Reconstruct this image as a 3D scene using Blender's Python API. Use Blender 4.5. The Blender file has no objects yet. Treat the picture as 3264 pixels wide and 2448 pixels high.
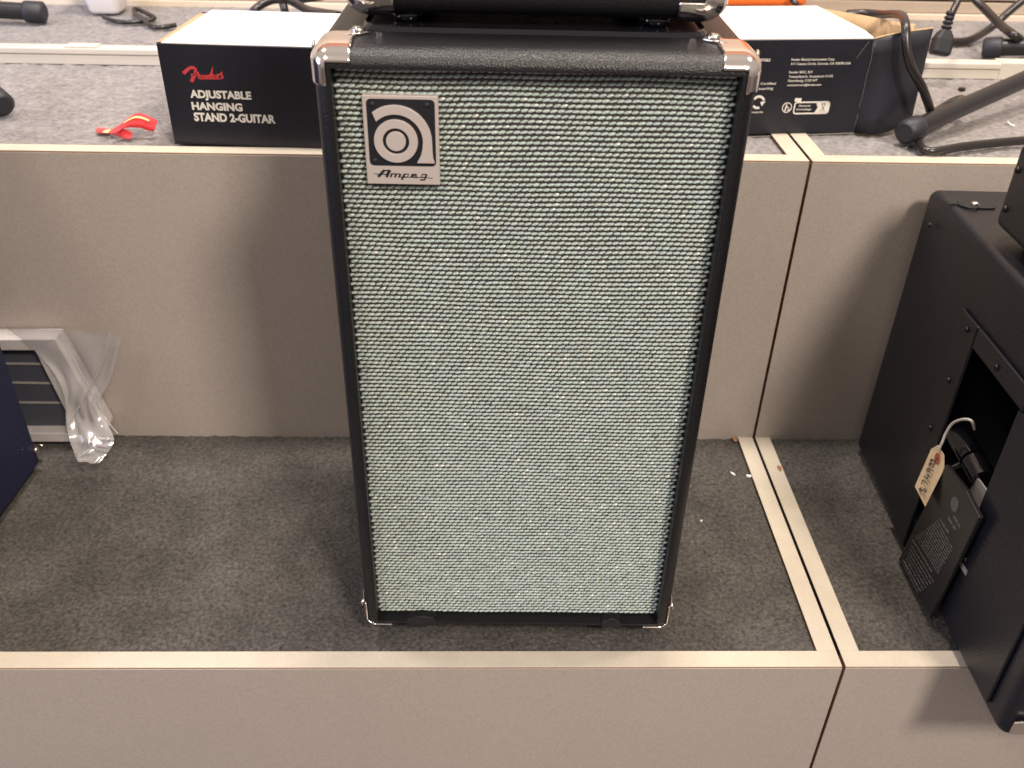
import bpy, bmesh, math, random
import numpy as np
from mathutils import Vector, Matrix
random.seed(7); rng = np.random.default_rng(7)
scn = bpy.context.scene
COL = scn.collection
# ------------------------------------------------------------------ camera, world, lamps
CAMV = ((-0.0321, -0.632, 0.7245), [(0.9996, -0.0189, 0.0209), (-0.0069, 0.5547, 0.832), (-0.0274, -0.8318, 0.5544)], 32.2695)
cam_d = bpy.data.cameras.new('camera'); cam = bpy.data.objects.new('camera', cam_d); COL.objects.link(cam)
m3 = Matrix([CAMV[1][0], CAMV[1][1], CAMV[1][2]]).transposed()
cam.matrix_world = Matrix.Translation(CAMV[0]) @ m3.to_4x4()
cam_d.sensor_width = 36; cam_d.lens = CAMV[2]; cam_d.clip_start = .02; cam_d.clip_end = 60
cam_d.dof.use_dof = True; cam_d.dof.focus_distance = 0.80; cam_d.dof.aperture_fstop = 9.0
scn.camera = cam
wd = bpy.data.worlds.new('World'); scn.world = wd; wd.use_nodes = True
wn = wd.node_tree; wbg = wn.nodes['Background']     # dim shop round the shelves: paler ceiling, darker floor
wtc = wn.nodes.new('ShaderNodeTexCoord'); wsx = wn.nodes.new('ShaderNodeSeparateXYZ'); wmr = wn.nodes.new('ShaderNodeMapRange'); wmx = wn.nodes.new('ShaderNodeMix')
wmx.data_type = 'RGBA'; wmr.inputs['From Min'].default_value = -.55; wmr.inputs['From Max'].default_value = .35
wn.links.new(wtc.outputs['Generated'], wsx.inputs[0]); wn.links.new(wsx.outputs['Z'], wmr.inputs['Value']); wn.links.new(wmr.outputs[0], wmx.inputs['Factor'])
wmx.inputs[6].default_value = (.22, .17, .15, 1); wmx.inputs[7].default_value = (1.0, .89, .81, 1)
wn.links.new(wmx.outputs[2], wbg.inputs[0]); wbg.inputs[1].default_value = .45
scn.view_settings.view_transform = 'Standard'; scn.view_settings.look = 'None'
scn.view_settings.exposure = 0.10; scn.view_settings.gamma = 1.0
def lamp(name, loc, target, size, energy, col, size_y=None):
    d = bpy.data.lights.new(name, 'AREA'); d.energy = energy; d.color = col
    d.shape = 'RECTANGLE'; d.size = size; d.size_y = size_y or size
    o = bpy.data.objects.new(name, d); COL.objects.link(o); o.location = loc
    o.rotation_euler = (Vector(target) - Vector(loc)).to_track_quat('-Z', 'Y').to_euler()
    return o
WARM = (1.0, .87, .74)
lamp('ceiling_lamp', (1.10, -2.1, 2.55), (.2, .1, .15), .50, 94, WARM, .45)
lamp('ceiling_lamp', (-1.0, -1.2, 2.3), (-.15, .3, .1), .30, 14, (1, .88, .78), .3)
lamp('ceiling_lamp', (.10, .40, 2.55), (.05, .95, .5), .28, 42, (1.0, .89, .78), .30)
lamp('ceiling_lamp', (-1.1, .45, 2.5), (-.8, 1.0, .6), .30, 20, (.97, .92, .95), .30)
lamp('ceiling_lamp', (1.25, .45, 2.5), (.9, 1.05, .75), .30, 24, (1.0, .86, .72), .30)
lamp('window_lamp', (-2.5, -.35, 1.1), (-.6, .6, .38), .9, 37, (.62, .68, 1.0), 1.0)

# ------------------------------------------------------------------ materials
def nd(nt, t, **kw):
    n = nt.nodes.new(t)
    for k, v in kw.items():
        if k in n.inputs: n.inputs[k].default_value = v
        else: setattr(n, k, v)
    return n
def mat(name, col, rough=.5, metal=0., spec=.5, var=None, bump=None, coat=0., sheen=0., attr=None, fine=None):
    m = bpy.data.materials.new(name); m.use_nodes = True; nt = m.node_tree; b = nt.nodes['Principled BSDF']
    b.inputs['Base Color'].default_value = (*col, 1); b.inputs['Roughness'].default_value = rough
    b.inputs['Metallic'].default_value = metal; b.inputs['Specular IOR Level'].default_value = spec
    b.inputs['Coat Weight'].default_value = coat; b.inputs['Sheen Weight'].default_value = sheen
    tc = nd(nt, 'ShaderNodeTexCoord')
    cur = None
    for v in ([var] if var else []) + ([fine] if fine else []):
        sc, lo, hi = v[:3]
        n = nd(nt, 'ShaderNodeTexNoise'); n.inputs['Scale'].default_value = sc; n.inputs['Detail'].default_value = v[3] if len(v) > 3 else 5; n.inputs['Roughness'].default_value = .65
        nt.links.new(tc.outputs['Object'], n.inputs['Vector'])
        r = nd(nt, 'ShaderNodeMapRange'); r.inputs['From Min'].default_value = .3; r.inputs['From Max'].default_value = .7
        r.inputs['To Min'].default_value = lo; r.inputs['To Max'].default_value = hi
        nt.links.new(n.outputs['Fac'], r.inputs['Value'])
        mx = nd(nt, 'ShaderNodeVectorMath'); mx.operation = 'SCALE'
        if cur is None: mx.inputs[0].default_value = col
        else: nt.links.new(cur, mx.inputs[0])
        nt.links.new(r.outputs[0], mx.inputs['Scale']); cur = mx.outputs[0]
    if attr:
        a = nd(nt, 'ShaderNodeAttribute'); a.attribute_name = attr
        if True:
            mm = nd(nt, 'ShaderNodeVectorMath'); mm.operation = 'MULTIPLY'
            (nt.links.new(cur, mm.inputs[0]) if cur is not None else setattr(mm.inputs[0], 'default_value', col)); nt.links.new(a.outputs['Color'], mm.inputs[1]); cur = mm.outputs[0]
    if cur is not None: nt.links.new(cur, b.inputs['Base Color'])
    if bump:
        kind, sc, st, dist = bump
        if kind == 'v':
            n = nd(nt, 'ShaderNodeTexVoronoi'); n.inputs['Scale'].default_value = sc; out = n.outputs['Distance']
        else:
            n = nd(nt, 'ShaderNodeTexNoise'); n.inputs['Scale'].default_value = sc; n.inputs['Detail'].default_value = 4; out = n.outputs['Fac']
        nt.links.new(tc.outputs['Object'], n.inputs['Vector'])
        bp = nd(nt, 'ShaderNodeBump'); bp.inputs['Strength'].default_value = st; bp.inputs['Distance'].default_value = dist
        nt.links.new(out, bp.inputs['Height']); nt.links.new(bp.outputs[0], b.inputs['Normal'])
    return m
M = {}
M['laminate'] = mat('laminate', (.418, .366, .330), .42, spec=.35, var=(3, .96, 1.04), fine=(420, .90, 1.10, 3), bump=('n', 500, .08, .0004))
M['edge_band'] = mat('edge_band', (.56, .50, .405), .45, var=(30, .92, 1.05), fine=(300, .95, 1.04))
M['particle'] = mat('particle', (.30, .15, .07), .9, var=(400, .6, 1.3))
M['carpet_low'] = mat('carpet_low', (.072, .066, .060), .95, spec=.1, var=(13, .72, 1.38, 7), fine=(240, .4, 1.7, 6), bump=('n', 260, 1.0, .004), sheen=.06)
M['carpet_high'] = mat('carpet_high', (.205, .19, .186), .95, spec=.1, var=(30, .85, 1.15, 6), fine=(140, .62, 1.45, 5), bump=('n', 260, .8, .003), sheen=.25)  # paler than the lower carpet: part of the upper step's light is in the colour
M['tolex'] = mat('tolex', (.0065, .0063, .0078), .40, spec=.45, bump=('v', 850, .42, .0007), var=(25, .85, 1.15))
M['tolex_matte'] = mat('tolex_matte', (.0078, .0084, .0135), .36, spec=.5, bump=('v', 650, .35, .0006), var=(15, .85, 1.2))
M['tolex_navy'] = mat('tolex_navy', (.011, .014, .042), .6, spec=.35, bump=('v', 500, .5, .0008))
M['gloss_black'] = mat('gloss_black', (.006, .006, .009), .12, spec=.6)
M['rubber'] = mat('rubber', (.016, .016, .019), .55, spec=.4, bump=('n', 300, .1, .0005))
M['rubber_blue'] = mat('rubber_blue', (.022, .023, .03), .5, spec=.45)
M['cavity'] = mat('cavity', (.004, .004, .006), .9, spec=.1)
M['chrome'] = mat('chrome', (.95, .87, .81), .12, metal=1, bump=('n', 60, .06, .001))
M['steel'] = mat('steel', (.55, .52, .48), .25, metal=1)
M['bead'] = mat('bead', (.375, .448, .415), .27, spec=.8, attr='tone')
M['cloth_back'] = mat('cloth_back', (.050, .038, .036), .85, fine=(900, .6, 1.5))
M['badge_silver'] = mat('badge_silver', (.62, .55, .51), .42, metal=.35, spec=.5, fine=(1500, .94, 1.05))
M['badge_black'] = mat('badge_black', (.012, .012, .017), .40)
M['box_black'] = mat('box_black', (.015, .015, .022), .38, spec=.4, var=(9, .8, 1.5), bump=('n', 25, .06, .002))
M['box_white'] = mat('box_white', (.86, .85, .83), .4, var=(12, .97, 1.02))
M['kraft'] = mat('kraft', (.46, .31, .17), .8, var=(40, .85, 1.1), fine=(200, .92, 1.06))
M['print_white'] = mat('print_white', (.80, .76, .70), .5)
M['print_red'] = mat('print_red', (.60, .055, .06), .5)
M['print_grey'] = mat('print_grey', (.13, .125, .12), .6)
M['red_fabric'] = mat('red_fabric', (.72, .025, .035), .6, sheen=.3, bump=('n', 600, .3, .0006))
M['yellow_print'] = mat('yellow_print', (.85, .62, .30), .6)
M['raceway'] = mat('raceway', (.60, .56, .49), .45, var=(8, .95, 1.04))
M['cable'] = mat('cable', (.016, .013, .013), .30, spec=.6)
M['tube_black'] = mat('tube_black', (.016, .015, .017), .35, spec=.5)
M['wall_slat'] = mat('wall_slat', (.42, .35, .28), .5, var=(5, .93, 1.06))
M['wall_groove'] = mat('wall_groove', (.16, .06, .03), .8)
M['baseboard'] = mat('baseboard', (.66, .57, .46), .5)
M['tub_white'] = mat('tub_white', (.86, .84, .84), .35)
M['orange'] = mat('orange', (.88, .17, .018), .5, bump=('v', 500, .3, .0008))
M['grey_frame'] = mat('grey_frame', (.52, .48, .47), .5, var=(20, .8, 1.1))
M['frame_dark'] = mat('frame_dark', (.055, .058, .075), .55)
M['tag_card'] = mat('tag_card', (.80, .62, .42), .75, var=(40, .93, 1.05))
M['tag_ring'] = mat('tag_ring', (.55, .16, .09), .8)
M['ink'] = mat('ink', (.03, .03, .05), .7)
M['string'] = mat('string', (.66, .62, .58), .85)
M['sticker'] = mat('sticker', (.30, .28, .26), .5)
M['scrap_white'] = mat('scrap_white', (.85, .83, .8), .6)
M['seam_dark'] = mat('seam_dark', (.02, .012, .01), .9)
M['floor'] = mat('floor', (.09, .08, .075), .95, var=(60, .6, 1.4))
def film_mat():
    m = bpy.data.materials.new('clear_film'); m.use_nodes = True; nt = m.node_tree
    for n in list(nt.nodes):
        if n.type == 'BSDF_PRINCIPLED': nt.nodes.remove(n)
    out = [n for n in nt.nodes if n.type == 'OUTPUT_MATERIAL'][0]
    tr = nd(nt, 'ShaderNodeBsdfTransparent'); tr.inputs[0].default_value = (.93, .93, .95, 1)
    gl = nd(nt, 'ShaderNodeBsdfGlossy'); gl.inputs['Roughness'].default_value = .16; gl.inputs[0].default_value = (1, .96, .92, 1)
    df = nd(nt, 'ShaderNodeBsdfDiffuse'); df.inputs[0].default_value = (.62, .60, .60, 1)
    fr = nd(nt, 'ShaderNodeLayerWeight'); fr.inputs[0].default_value = .35
    m1 = nd(nt, 'ShaderNodeMixShader'); m1.inputs[0].default_value = .34
    nt.links.new(tr.outputs[0], m1.inputs[1]); nt.links.new(df.outputs[0], m1.inputs[2])
    m2 = nd(nt, 'ShaderNodeMixShader')
    mr = nd(nt, 'ShaderNodeMapRange'); mr.inputs['To Min'].default_value = .06; mr.inputs['To Max'].default_value = .6
    nt.links.new(fr.outputs['Facing'], mr.inputs['Value']); nt.links.new(mr.outputs[0], m2.inputs[0])
    nt.links.new(m1.outputs[0], m2.inputs[1]); nt.links.new(gl.outputs[0], m2.inputs[2])
    nt.links.new(m2.outputs[0], out.inputs[0]); return m
M['film'] = film_mat()

# ------------------------------------------------------------------ builders
def empty(name, label, cat, loc=(0, 0, 0), group=None):
    o = bpy.data.objects.new(name, None); COL.objects.link(o); o.location = loc; o.empty_display_size = .05
    o['label'] = label; o['category'] = cat
    if group: o['group'] = group
    return o
ORG = {}
class MB:
    def __init__(s, xf=None): s.v = []; s.f = []; s.sm = []; s.xf = xf
    def add(s, vs, fs, smooth=False):
        k = len(s.v); s.v.extend([tuple(map(float, p)) for p in vs])
        for f in fs: s.f.append([k + i for i in f]); s.sm.append(smooth)
        return s
    def box(s, x0, x1, y0, y1, z0, z1):
        return s.add([(x, y, z) for x in (x0, x1) for y in (y0, y1) for z in (z0, z1)],
                     [(0, 1, 3, 2), (4, 6, 7, 5), (0, 4, 5, 1), (2, 3, 7, 6), (0, 2, 6, 4), (1, 5, 7, 3)])
    def tube(s, pts, r, n=10, smooth=True, spline=True, cap=True):
        P = [Vector(p) for p in pts]
        if spline and len(P) > 2: P = catmull(P, 7)
        R_ = r if callable(r) else (lambda t: r)
        T = [(P[min(i + 1, len(P) - 1)] - P[max(i - 1, 0)]).normalized() for i in range(len(P))]
        up = Vector((0, 0, 1)) if abs(T[0].z) < .9 else Vector((1, 0, 0))
        a = T[0].cross(up).normalized(); vs = []
        for i, p in enumerate(P):
            a = (a - T[i] * a.dot(T[i])).normalized(); b = T[i].cross(a); rr = R_(i / (len(P) - 1))
            for k in range(n):
                t = 2 * math.pi * k / n; vs.append(p + (a * math.cos(t) + b * math.sin(t)) * rr)
        fs = [(i * n + k, i * n + (k + 1) % n, (i + 1) * n + (k + 1) % n, (i + 1) * n + k) for i in range(len(P) - 1) for k in range(n)]
        s.add(vs, fs, smooth)
        if cap: s.add(vs[:n], [tuple(range(n))[::-1]]); s.add(vs[-n:], [tuple(range(n))])
        return s
    def lathe(s, c, axis, prof, n=20, smooth=True):
        ax = Vector(axis).normalized(); up = Vector((0, 0, 1)) if abs(ax.z) < .9 else Vector((1, 0, 0))
        a = ax.cross(up).normalized(); b = ax.cross(a); c = Vector(c); vs = []
        for (h, r) in prof:
            for k in range(n):
                t = 2 * math.pi * k / n; vs.append(c + ax * h + (a * math.cos(t) + b * math.sin(t)) * r)
        fs = [(i * n + k, i * n + (k + 1) % n, (i + 1) * n + (k + 1) % n, (i + 1) * n + k) for i in range(len(prof) - 1) for k in range(n)]
        s.add(vs, fs, smooth); s.add(vs[:n], [tuple(range(n))[::-1]]); s.add(vs[-n:], [tuple(range(n))]); return s
    def poly(s, pts2, fr, n0, n1):
        """prism: outline pts2 (u,w) in the frame fr=(o,u,w,n), from n0 to n1 along n"""
        o, u, w, n = fr; k = len(pts2)
        A = [o + u * p[0] + w * p[1] + n * n0 for p in pts2]; B = [o + u * p[0] + w * p[1] + n * n1 for p in pts2]
        return s.add(A + B, [tuple(range(k))[::-1], tuple(range(k, 2 * k))] + [(i, (i + 1) % k, k + (i + 1) % k, k + i) for i in range(k)])
    def stroke(s, pts, width, fr, n0, n1):
        P = [Vector((p[0], p[1])) for p in pts]; L = []; Rr = []
        for i, p in enumerate(P):
            t = (P[min(i + 1, len(P) - 1)] - P[max(i - 1, 0)]).normalized(); nn = Vector((-t.y, t.x))
            ww = width[i] if isinstance(width, (list, tuple)) else width
            L.append(p + nn * ww / 2); Rr.append(p - nn * ww / 2)
        o, u, w, n = fr; k = len(P); vs = []
        for h in (n0, n1):
            for p in L + Rr: vs.append(o + u * p.x + w * p.y + n * h)
        fs = []
        for i in range(k - 1):
            fs += [(2 * k + i, 2 * k + k + i, 2 * k + k + i + 1, 2 * k + i + 1), (i, i + 1, 2 * k + i + 1, 2 * k + i), (k + i, 3 * k + i, 3 * k + i + 1, k + i + 1)]
        fs += [(0, 2 * k, 3 * k, k), (k - 1, 2 * k - 1, 4 * k - 1, 3 * k - 1)]
        return s.add(vs, fs)
    def ring(s, c, r0, r1, fr, n0, n1, a0=0, a1=2 * math.pi, k=40):
        pts = []; closed = abs(a1 - a0 - 2 * math.pi) < 1e-6
        o, u, w, n = fr; vs = []
        for i in range(k + 1):
            t = a0 + (a1 - a0) * i / k; e = u * math.cos(t) + w * math.sin(t); q = o + u * c[0] + w * c[1]
            vs += [q + e * r0 + n * n0, q + e * r1 + n * n0, q + e * r1 + n * n1, q + e * r0 + n * n1]
        fs = [(4 * i + j, 4 * i + (j + 1) % 4, 4 * (i + 1) + (j + 1) % 4, 4 * (i + 1) + j) for i in range(k) for j in range(4)]
        if not closed: fs += [(0, 1, 2, 3), (4 * k, 4 * k + 3, 4 * k + 2, 4 * k + 1)]
        return s.add(vs, fs)
    def text(s, body, fr, u0, u1, w0, caph, n0, bold=0., shear=0.):
        V, F = text_data(body, bold, shear)
        V = np.array(V); H, _ = text_data('H', bold, 0); hh = max(p[1] for p in H)
        x0, x1 = V[:, 0].min(), V[:, 0].max(); o, u, w, n = fr
        vs = [o + u * (u0 + (p[0] - x0) / (x1 - x0) * (u1 - u0)) + w * (w0 + p[1] / hh * caph) + n * n0 for p in V]
        return s.add(vs, F)
    def build(s, name, m, parent=None, bevel=0., loc=None):
        org = Vector((0, 0, 0))
        if parent is not None: org = ORG.get(parent.name, Vector(parent.location))
        elif loc is not None: org = Vector(loc)
        V = [Vector(p) for p in s.v]
        if s.xf is not None: V = [s.xf @ p for p in V]
        me = bpy.data.meshes.new(name); me.from_pydata([p - org for p in V], [], s.f); me.update()
        me.polygons.foreach_set('use_smooth', s.sm)
        me.materials.append(m if not isinstance(m, str) else M[m])
        bm = bmesh.new(); bm.from_mesh(me); bmesh.ops.recalc_face_normals(bm, faces=bm.faces); bm.to_mesh(me); bm.free()
        o = bpy.data.objects.new(name, me); COL.objects.link(o)
        if parent is not None: o.parent = parent; ORG[o.name] = org
        elif loc is not None: o.location = loc; ORG[o.name] = org
        else: ORG[o.name] = org
        if bevel:
            b = o.modifiers.new('bevel', 'BEVEL'); b.width = bevel; b.segments = 2; b.limit_method = 'ANGLE'
        return o
_TX = {}
def text_data(body, bold, shear):
    key = (body, bold, shear)
    if key not in _TX:
        cu = bpy.data.curves.new('t', 'FONT'); cu.body = body; cu.offset = bold; cu.shear = shear; cu.resolution_u = 3
        ob = bpy.data.objects.new('t', cu); COL.objects.link(ob); bpy.context.view_layer.update()
        ev = ob.evaluated_get(bpy.context.evaluated_depsgraph_get()); me = ev.to_mesh()
        _TX[key] = ([tuple(v.co) for v in me.vertices], [tuple(p.vertices) for p in me.polygons])
        ev.to_mesh_clear(); bpy.data.objects.remove(ob); bpy.data.curves.remove(cu)
    return _TX[key]
def catmull(P, k):
    out = []; n = len(P)
    for i in range(n - 1):
        p0, p1, p2, p3 = P[max(i - 1, 0)], P[i], P[i + 1], P[min(i + 2, n - 1)]
        for j in range(k):
            t = j / k
            out.append(.5 * ((2 * p1) + (p2 - p0) * t + (2 * p0 - 5 * p1 + 4 * p2 - p3) * t * t + (3 * p1 - p0 - 3 * p2 + p3) * t ** 3))
    return out + [P[-1]]
def frame(o, u, w):
    u = Vector(u).normalized(); w = Vector(w).normalized(); n = u.cross(w).normalized()
    return (Vector(o), u, w, n)
def axis_lines(a, b, ra, rb, seg, cuts=()):
    L = [a + ra * (1 - math.tan(math.pi / 4 * (1 - i / seg))) for i in range(seg + 1)] if ra else [a]
    Rr = [b - rb * (1 - math.tan(math.pi / 4 * (1 - i / seg))) for i in range(seg, -1, -1)] if rb else [b]
    return sorted(set(round(t, 6) for t in L + list(cuts) + Rr))
def round_map(p, B, Rd, off=0.):
    """p on the surface of the box B; Rd = radii (x0,x1,y0,y1,z0,z1)"""
    q = []; d = []; rr = []
    for i in range(3):
        lo, hi = B[2 * i] + Rd[2 * i], B[2 * i + 1] - Rd[2 * i + 1]
        c = min(max(p[i], lo), hi); q.append(c)
        r = Rd[2 * i] if p[i] < lo else Rd[2 * i + 1]
        rr.append(r if r else 1e-6); d.append((p[i] - c) / (r if r else 1e-6))
    L = math.sqrt(sum(t * t for t in d))
    if L < 1e-9: return tuple(p)
    nn = [t / L for t in d]
    out = [q[i] + nn[i] * rr[i] for i in range(3)]
    if off:
        g = [nn[i] / rr[i] for i in range(3)]; gl = math.sqrt(sum(t * t for t in g))
        out = [out[i] + g[i] / gl * off for i in range(3)]
    return tuple(out)
def rbox(mb, B, Rd, seg=5, cutx=(), cutz=(), hole=None, depth=0.):
    X = axis_lines(B[0], B[1], Rd[0], Rd[1], seg, cutx); Y = axis_lines(B[2], B[3], Rd[2], Rd[3], seg); Z = axis_lines(B[4], B[5], Rd[4], Rd[5], seg, cutz)
    idx = {}; vs = []; fs = []
    def vi(p):
        k = tuple(round(t, 6) for t in p)
        if k not in idx: idx[k] = len(vs); vs.append(round_map(p, B, Rd))
        return idx[k]
    for y in (Y[0], Y[-1]):
        for i in range(len(X) - 1):
            for j in range(len(Z) - 1):
                if hole and y == Y[0] and hole[0] - 1e-5 < X[i] and X[i + 1] < hole[1] + 1e-5 and hole[2] - 1e-5 < Z[j] and Z[j + 1] < hole[3] + 1e-5: continue
                fs.append((vi((X[i], y, Z[j])), vi((X[i + 1], y, Z[j])), vi((X[i + 1], y, Z[j + 1])), vi((X[i], y, Z[j + 1]))))
    for x in (X[0], X[-1]):
        for i in range(len(Y) - 1):
            for j in range(len(Z) - 1): fs.append((vi((x, Y[i], Z[j])), vi((x, Y[i + 1], Z[j])), vi((x, Y[i + 1], Z[j + 1])), vi((x, Y[i], Z[j + 1]))))
    for z in (Z[0], Z[-1]):
        for i in range(len(X) - 1):
            for j in range(len(Y) - 1): fs.append((vi((X[i], Y[j], z)), vi((X[i + 1], Y[j], z)), vi((X[i + 1], Y[j + 1], z)), vi((X[i], Y[j + 1], z))))
    mb.add(vs, fs, True)
    if hole:
        a, b, c, d = hole; y0 = B[2]; y1 = B[2] + depth
        mb.add([(a, y0, c), (b, y0, c), (b, y0, d), (a, y0, d), (a, y1, c), (b, y1, c), (b, y1, d), (a, y1, d)],
               [(0, 1, 5, 4), (1, 2, 6, 5), (2, 3, 7, 6), (3, 0, 4, 7), (4, 5, 6, 7)])
    return mb
def protector(B, Rd, sx, sz, keep, ext, xf, parent, name='corner_protector', step=.0015, t=.0013, m='chrome'):
    """sheet metal cap on the corner sx (+1/-1), front, sz (+1/-1) of a rounded box; keep(dx,dy,dz,face)"""
    cx = B[1] if sx > 0 else B[0]; cy = B[2]; cz = B[5] if sz > 0 else B[4]
    n = int(ext / step) + 1; g = [i * step for i in range(n)]
    idx = {}; vs = []; fs = []
    def vi(dx, dy, dz):
        k = (round(dx, 6), round(dy, 6), round(dz, 6))
        if k not in idx: idx[k] = len(vs); vs.append(round_map((cx - sx * dx, cy + dy, cz - sz * dz), B, Rd, .0006))
        return idx[k]
    for i in range(n - 1):
        for j in range(n - 1):
            a, b = g[i], g[j]; ac, bc = a + step / 2, b + step / 2; a1, b1 = g[i + 1], g[j + 1]
            if keep(ac, 0, bc, 'front'): fs.append((vi(a, 0, b), vi(a1, 0, b), vi(a1, 0, b1), vi(a, 0, b1)))
            if keep(0, ac, bc, 'side'): fs.append((vi(0, a, b), vi(0, a1, b), vi(0, a1, b1), vi(0, a, b1)))
            if keep(ac, bc, 0, 'flat'): fs.append((vi(a, b, 0), vi(a1, b, 0), vi(a1, b1, 0), vi(a, b1, 0)))
    mb = MB(xf); mb.add(vs, fs, True); o = mb.build(name, m, parent)
    s = o.modifiers.new('solid', 'SOLIDIFY'); s.thickness = t; s.offset = 1
    return o
def screw(c, axis, r, parent, m='steel', name='screw', h=.002):
    mb = MB(); mb.lathe(c, axis, [(0, r), (h * .4, r), (h * .8, r * .75), (h, r * .35)], 14)
    ax = Vector(axis).normalized(); up = Vector((0, 0, 1)) if abs(ax.z) < .9 else Vector((1, 0, 0))
    a = ax.cross(up).normalized(); b = ax.cross(a)
    return mb.build(name, m, parent)

# ------------------------------------------------------------------ setting: floor, wall, display steps
H = 0.3775; YB = 0.333; YF = -0.0416; XS = 0.321
fl = MB().box(-3, 3, -3.5, 1.3, -.33, -.30).build('floor', 'floor'); fl['kind'] = 'structure'
WY = 1.072
wall = MB().box(-2.2, 2.2, WY + .012, WY + .05, -.30, 2.4).build('wall', 'wall_groove'); wall['kind'] = 'structure'
MB().box(-2.2, 2.2, WY - .006, WY + .012, H - .004, H + .0065).build('baseboard', 'baseboard', wall, bevel=.001)
zz = H + .0075; hs = [.0185] + [.074] * 14
for i, hh in enumerate(hs):
    MB().box(-2.2, 2.2, WY, WY + .012, zz, zz + hh).build('slat', 'wall_slat', wall, bevel=.0012)
    zz += hh + .0042
def carpet(x0, x1, y0, y1, z, m, parent, step=.006, amp=.0007):
    nx = int((x1 - x0) / step) + 1; ny = int((y1 - y0) / step) + 1
    gx, gy = np.meshgrid(np.linspace(x0, x1, nx), np.linspace(y0, y1, ny), indexing='ij')
    zr = z + amp * rng.standard_normal(gx.shape)
    zr[:, 0] = z - .001; zr[:, -1] += .0012 * rng.random(nx); zr[0, :] = z - .001; zr[-1, :] = z - .001
    mb = MB(); mb.add(np.stack([gx, gy, zr], -1).reshape(-1, 3), [(i * ny + j, (i + 1) * ny + j, (i + 1) * ny + j + 1, i * ny + j + 1) for i in range(nx - 1) for j in range(ny - 1)], True)
    o = mb.build('carpet', m, parent); return o
def platform(x0, x1, y0, y1, zb, zt, side, label, cm, gx0, gx1):
    """carpeted display step: laminate boards on edge round an inset carpet; side = 'right'/'left' edge board at the seam"""
    t = .0195; e = empty('display_platform', label, 'platform', ((x0 + x1) / 2, y0, zb), 'carpeted display steps')
    MB().box(x0, x1, y0 - .0008, y0 + .0002, zb, zt - .0021).build('riser_panel', 'laminate', e)
    MB().box(x0 + .0004, x1 - .0004, y0 + .0003, y0 + t - .001, zb, zt - .0012).build('board', 'particle', e)
    xa, xb = (x1 - t, x1) if side == 'right' else (x0, x0 + t)
    MB().box(x0, x1, y0, y0 + t, zt - .0011, zt).build('edge_strip', 'edge_band', e, bevel=.0004)
    MB().box(xa, xb, y0 + t + .0002, y1, zt - .0011, zt).build('edge_strip', 'edge_band', e, bevel=.0004)
    xc, xd = (x1 - t + .001, x1 - .0014) if side == 'right' else (x0 + .0014, x0 + t - .001)
    MB().box(xc, xd, y0 + t, y1, zb, zt - .0012).build('board', 'particle', e)
    xe, xf = (x1 - .0012, x1) if side == 'right' else (x0, x0 + .0012)
    MB().box(xe, xf, y0 + t, y1, zb, zt - .0012).build('side_panel', 'seam_dark', e)
    a, b = (gx0, x1 - t) if side == 'right' else (x0 + t, gx1)
    carpet(a, b, y0 + t, y1, zt - .0035, cm, e)
    return e
G = .0018
low_l = platform(-1.5, XS - G, YF, YB, -.30, 0, 'right', 'lower grey display step with dark carpet under the tall grille speaker', 'carpet_low', -.95, 0)
low_r = platform(XS + G, 1.4, YF, YB, -.30, 0, 'left', 'lower grey display step with dark carpet under the black combo amplifier', 'carpet_low', 0, .9)
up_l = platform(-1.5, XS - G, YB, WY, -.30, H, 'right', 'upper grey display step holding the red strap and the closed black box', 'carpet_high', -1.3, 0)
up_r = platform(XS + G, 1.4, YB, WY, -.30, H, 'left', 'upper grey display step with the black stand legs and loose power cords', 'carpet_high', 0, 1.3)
for (e, c, r) in ((low_r, (0.3378, 0.267, 0.0006), .0042), (low_l, (0.2946, 0.3273, 0.0003), .004)):
    ch = MB(); pts = [(r * (.6 + .5 * random.random()) * math.cos(t), r * (.9 + .9 * random.random()) * math.sin(t)) for t in np.linspace(0, 2 * math.pi, 9)[:-1]]
    ch.poly(pts, frame(c, (1, 0, 0), (0, 1, 0)), -.0004, .0003); ch.build('chip', 'particle', e)

# raceway across the upper step
rw = empty('cable_raceway', 'pale plastic cable raceway running along the upper carpet behind the boxes', 'raceway', (0, .685, H))
MB().box(-1.45, 1.35, .6845, .704, H - .003, H + .0098).build('base', 'raceway', rw, bevel=.0012)
MB().box(-1.45, 1.35, .6835, .705, H + .0106, H + .0195).build('cover', 'raceway', rw, bevel=.0018)
p = (-0.5938, 0.6986, 0.397)
MB().box(p[0] - .022, p[0] + .022, .6845, .7035, H + .0196, H + .0218).build('joint_clip', 'raceway', rw, bevel=.0008)
p = (0.7217, 0.7124, 0.397)
MB().box(p[0] - .03, p[0] + .03, .682, .7065, H - .003, H + .0212).build('joint_clip', 'raceway', rw, bevel=.0012)

# ------------------------------------------------------------------ the tall speaker cabinet
cyaw = -0.01564
XF = Matrix.Rotation(cyaw, 4, 'Z')
cab = empty('speaker_cabinet', 'tall black bass speaker cabinet with silver grille cloth and chrome corners', 'speaker', (0, 0, 0))
CB = (-.1505, .1505, -.012, .268, .0205, .572); CR = (.012, .012, .018, .012, .008, .0115)
HX = .1372; HZ0, HZ1 = .0295, .5592
mb = rbox(MB(XF), CB, CR, 6, cutx=(-HX, HX), cutz=(HZ0, HZ1), hole=(-HX, HX, HZ0, HZ1), depth=.02)
mb.build('shell', 'tolex', cab)
MB(XF).box(-HX + .0005, HX - .0005, .0012, .006, HZ0 + .0005, HZ1 - .0005).build('grille_board', 'cloth_back', cab)
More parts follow.
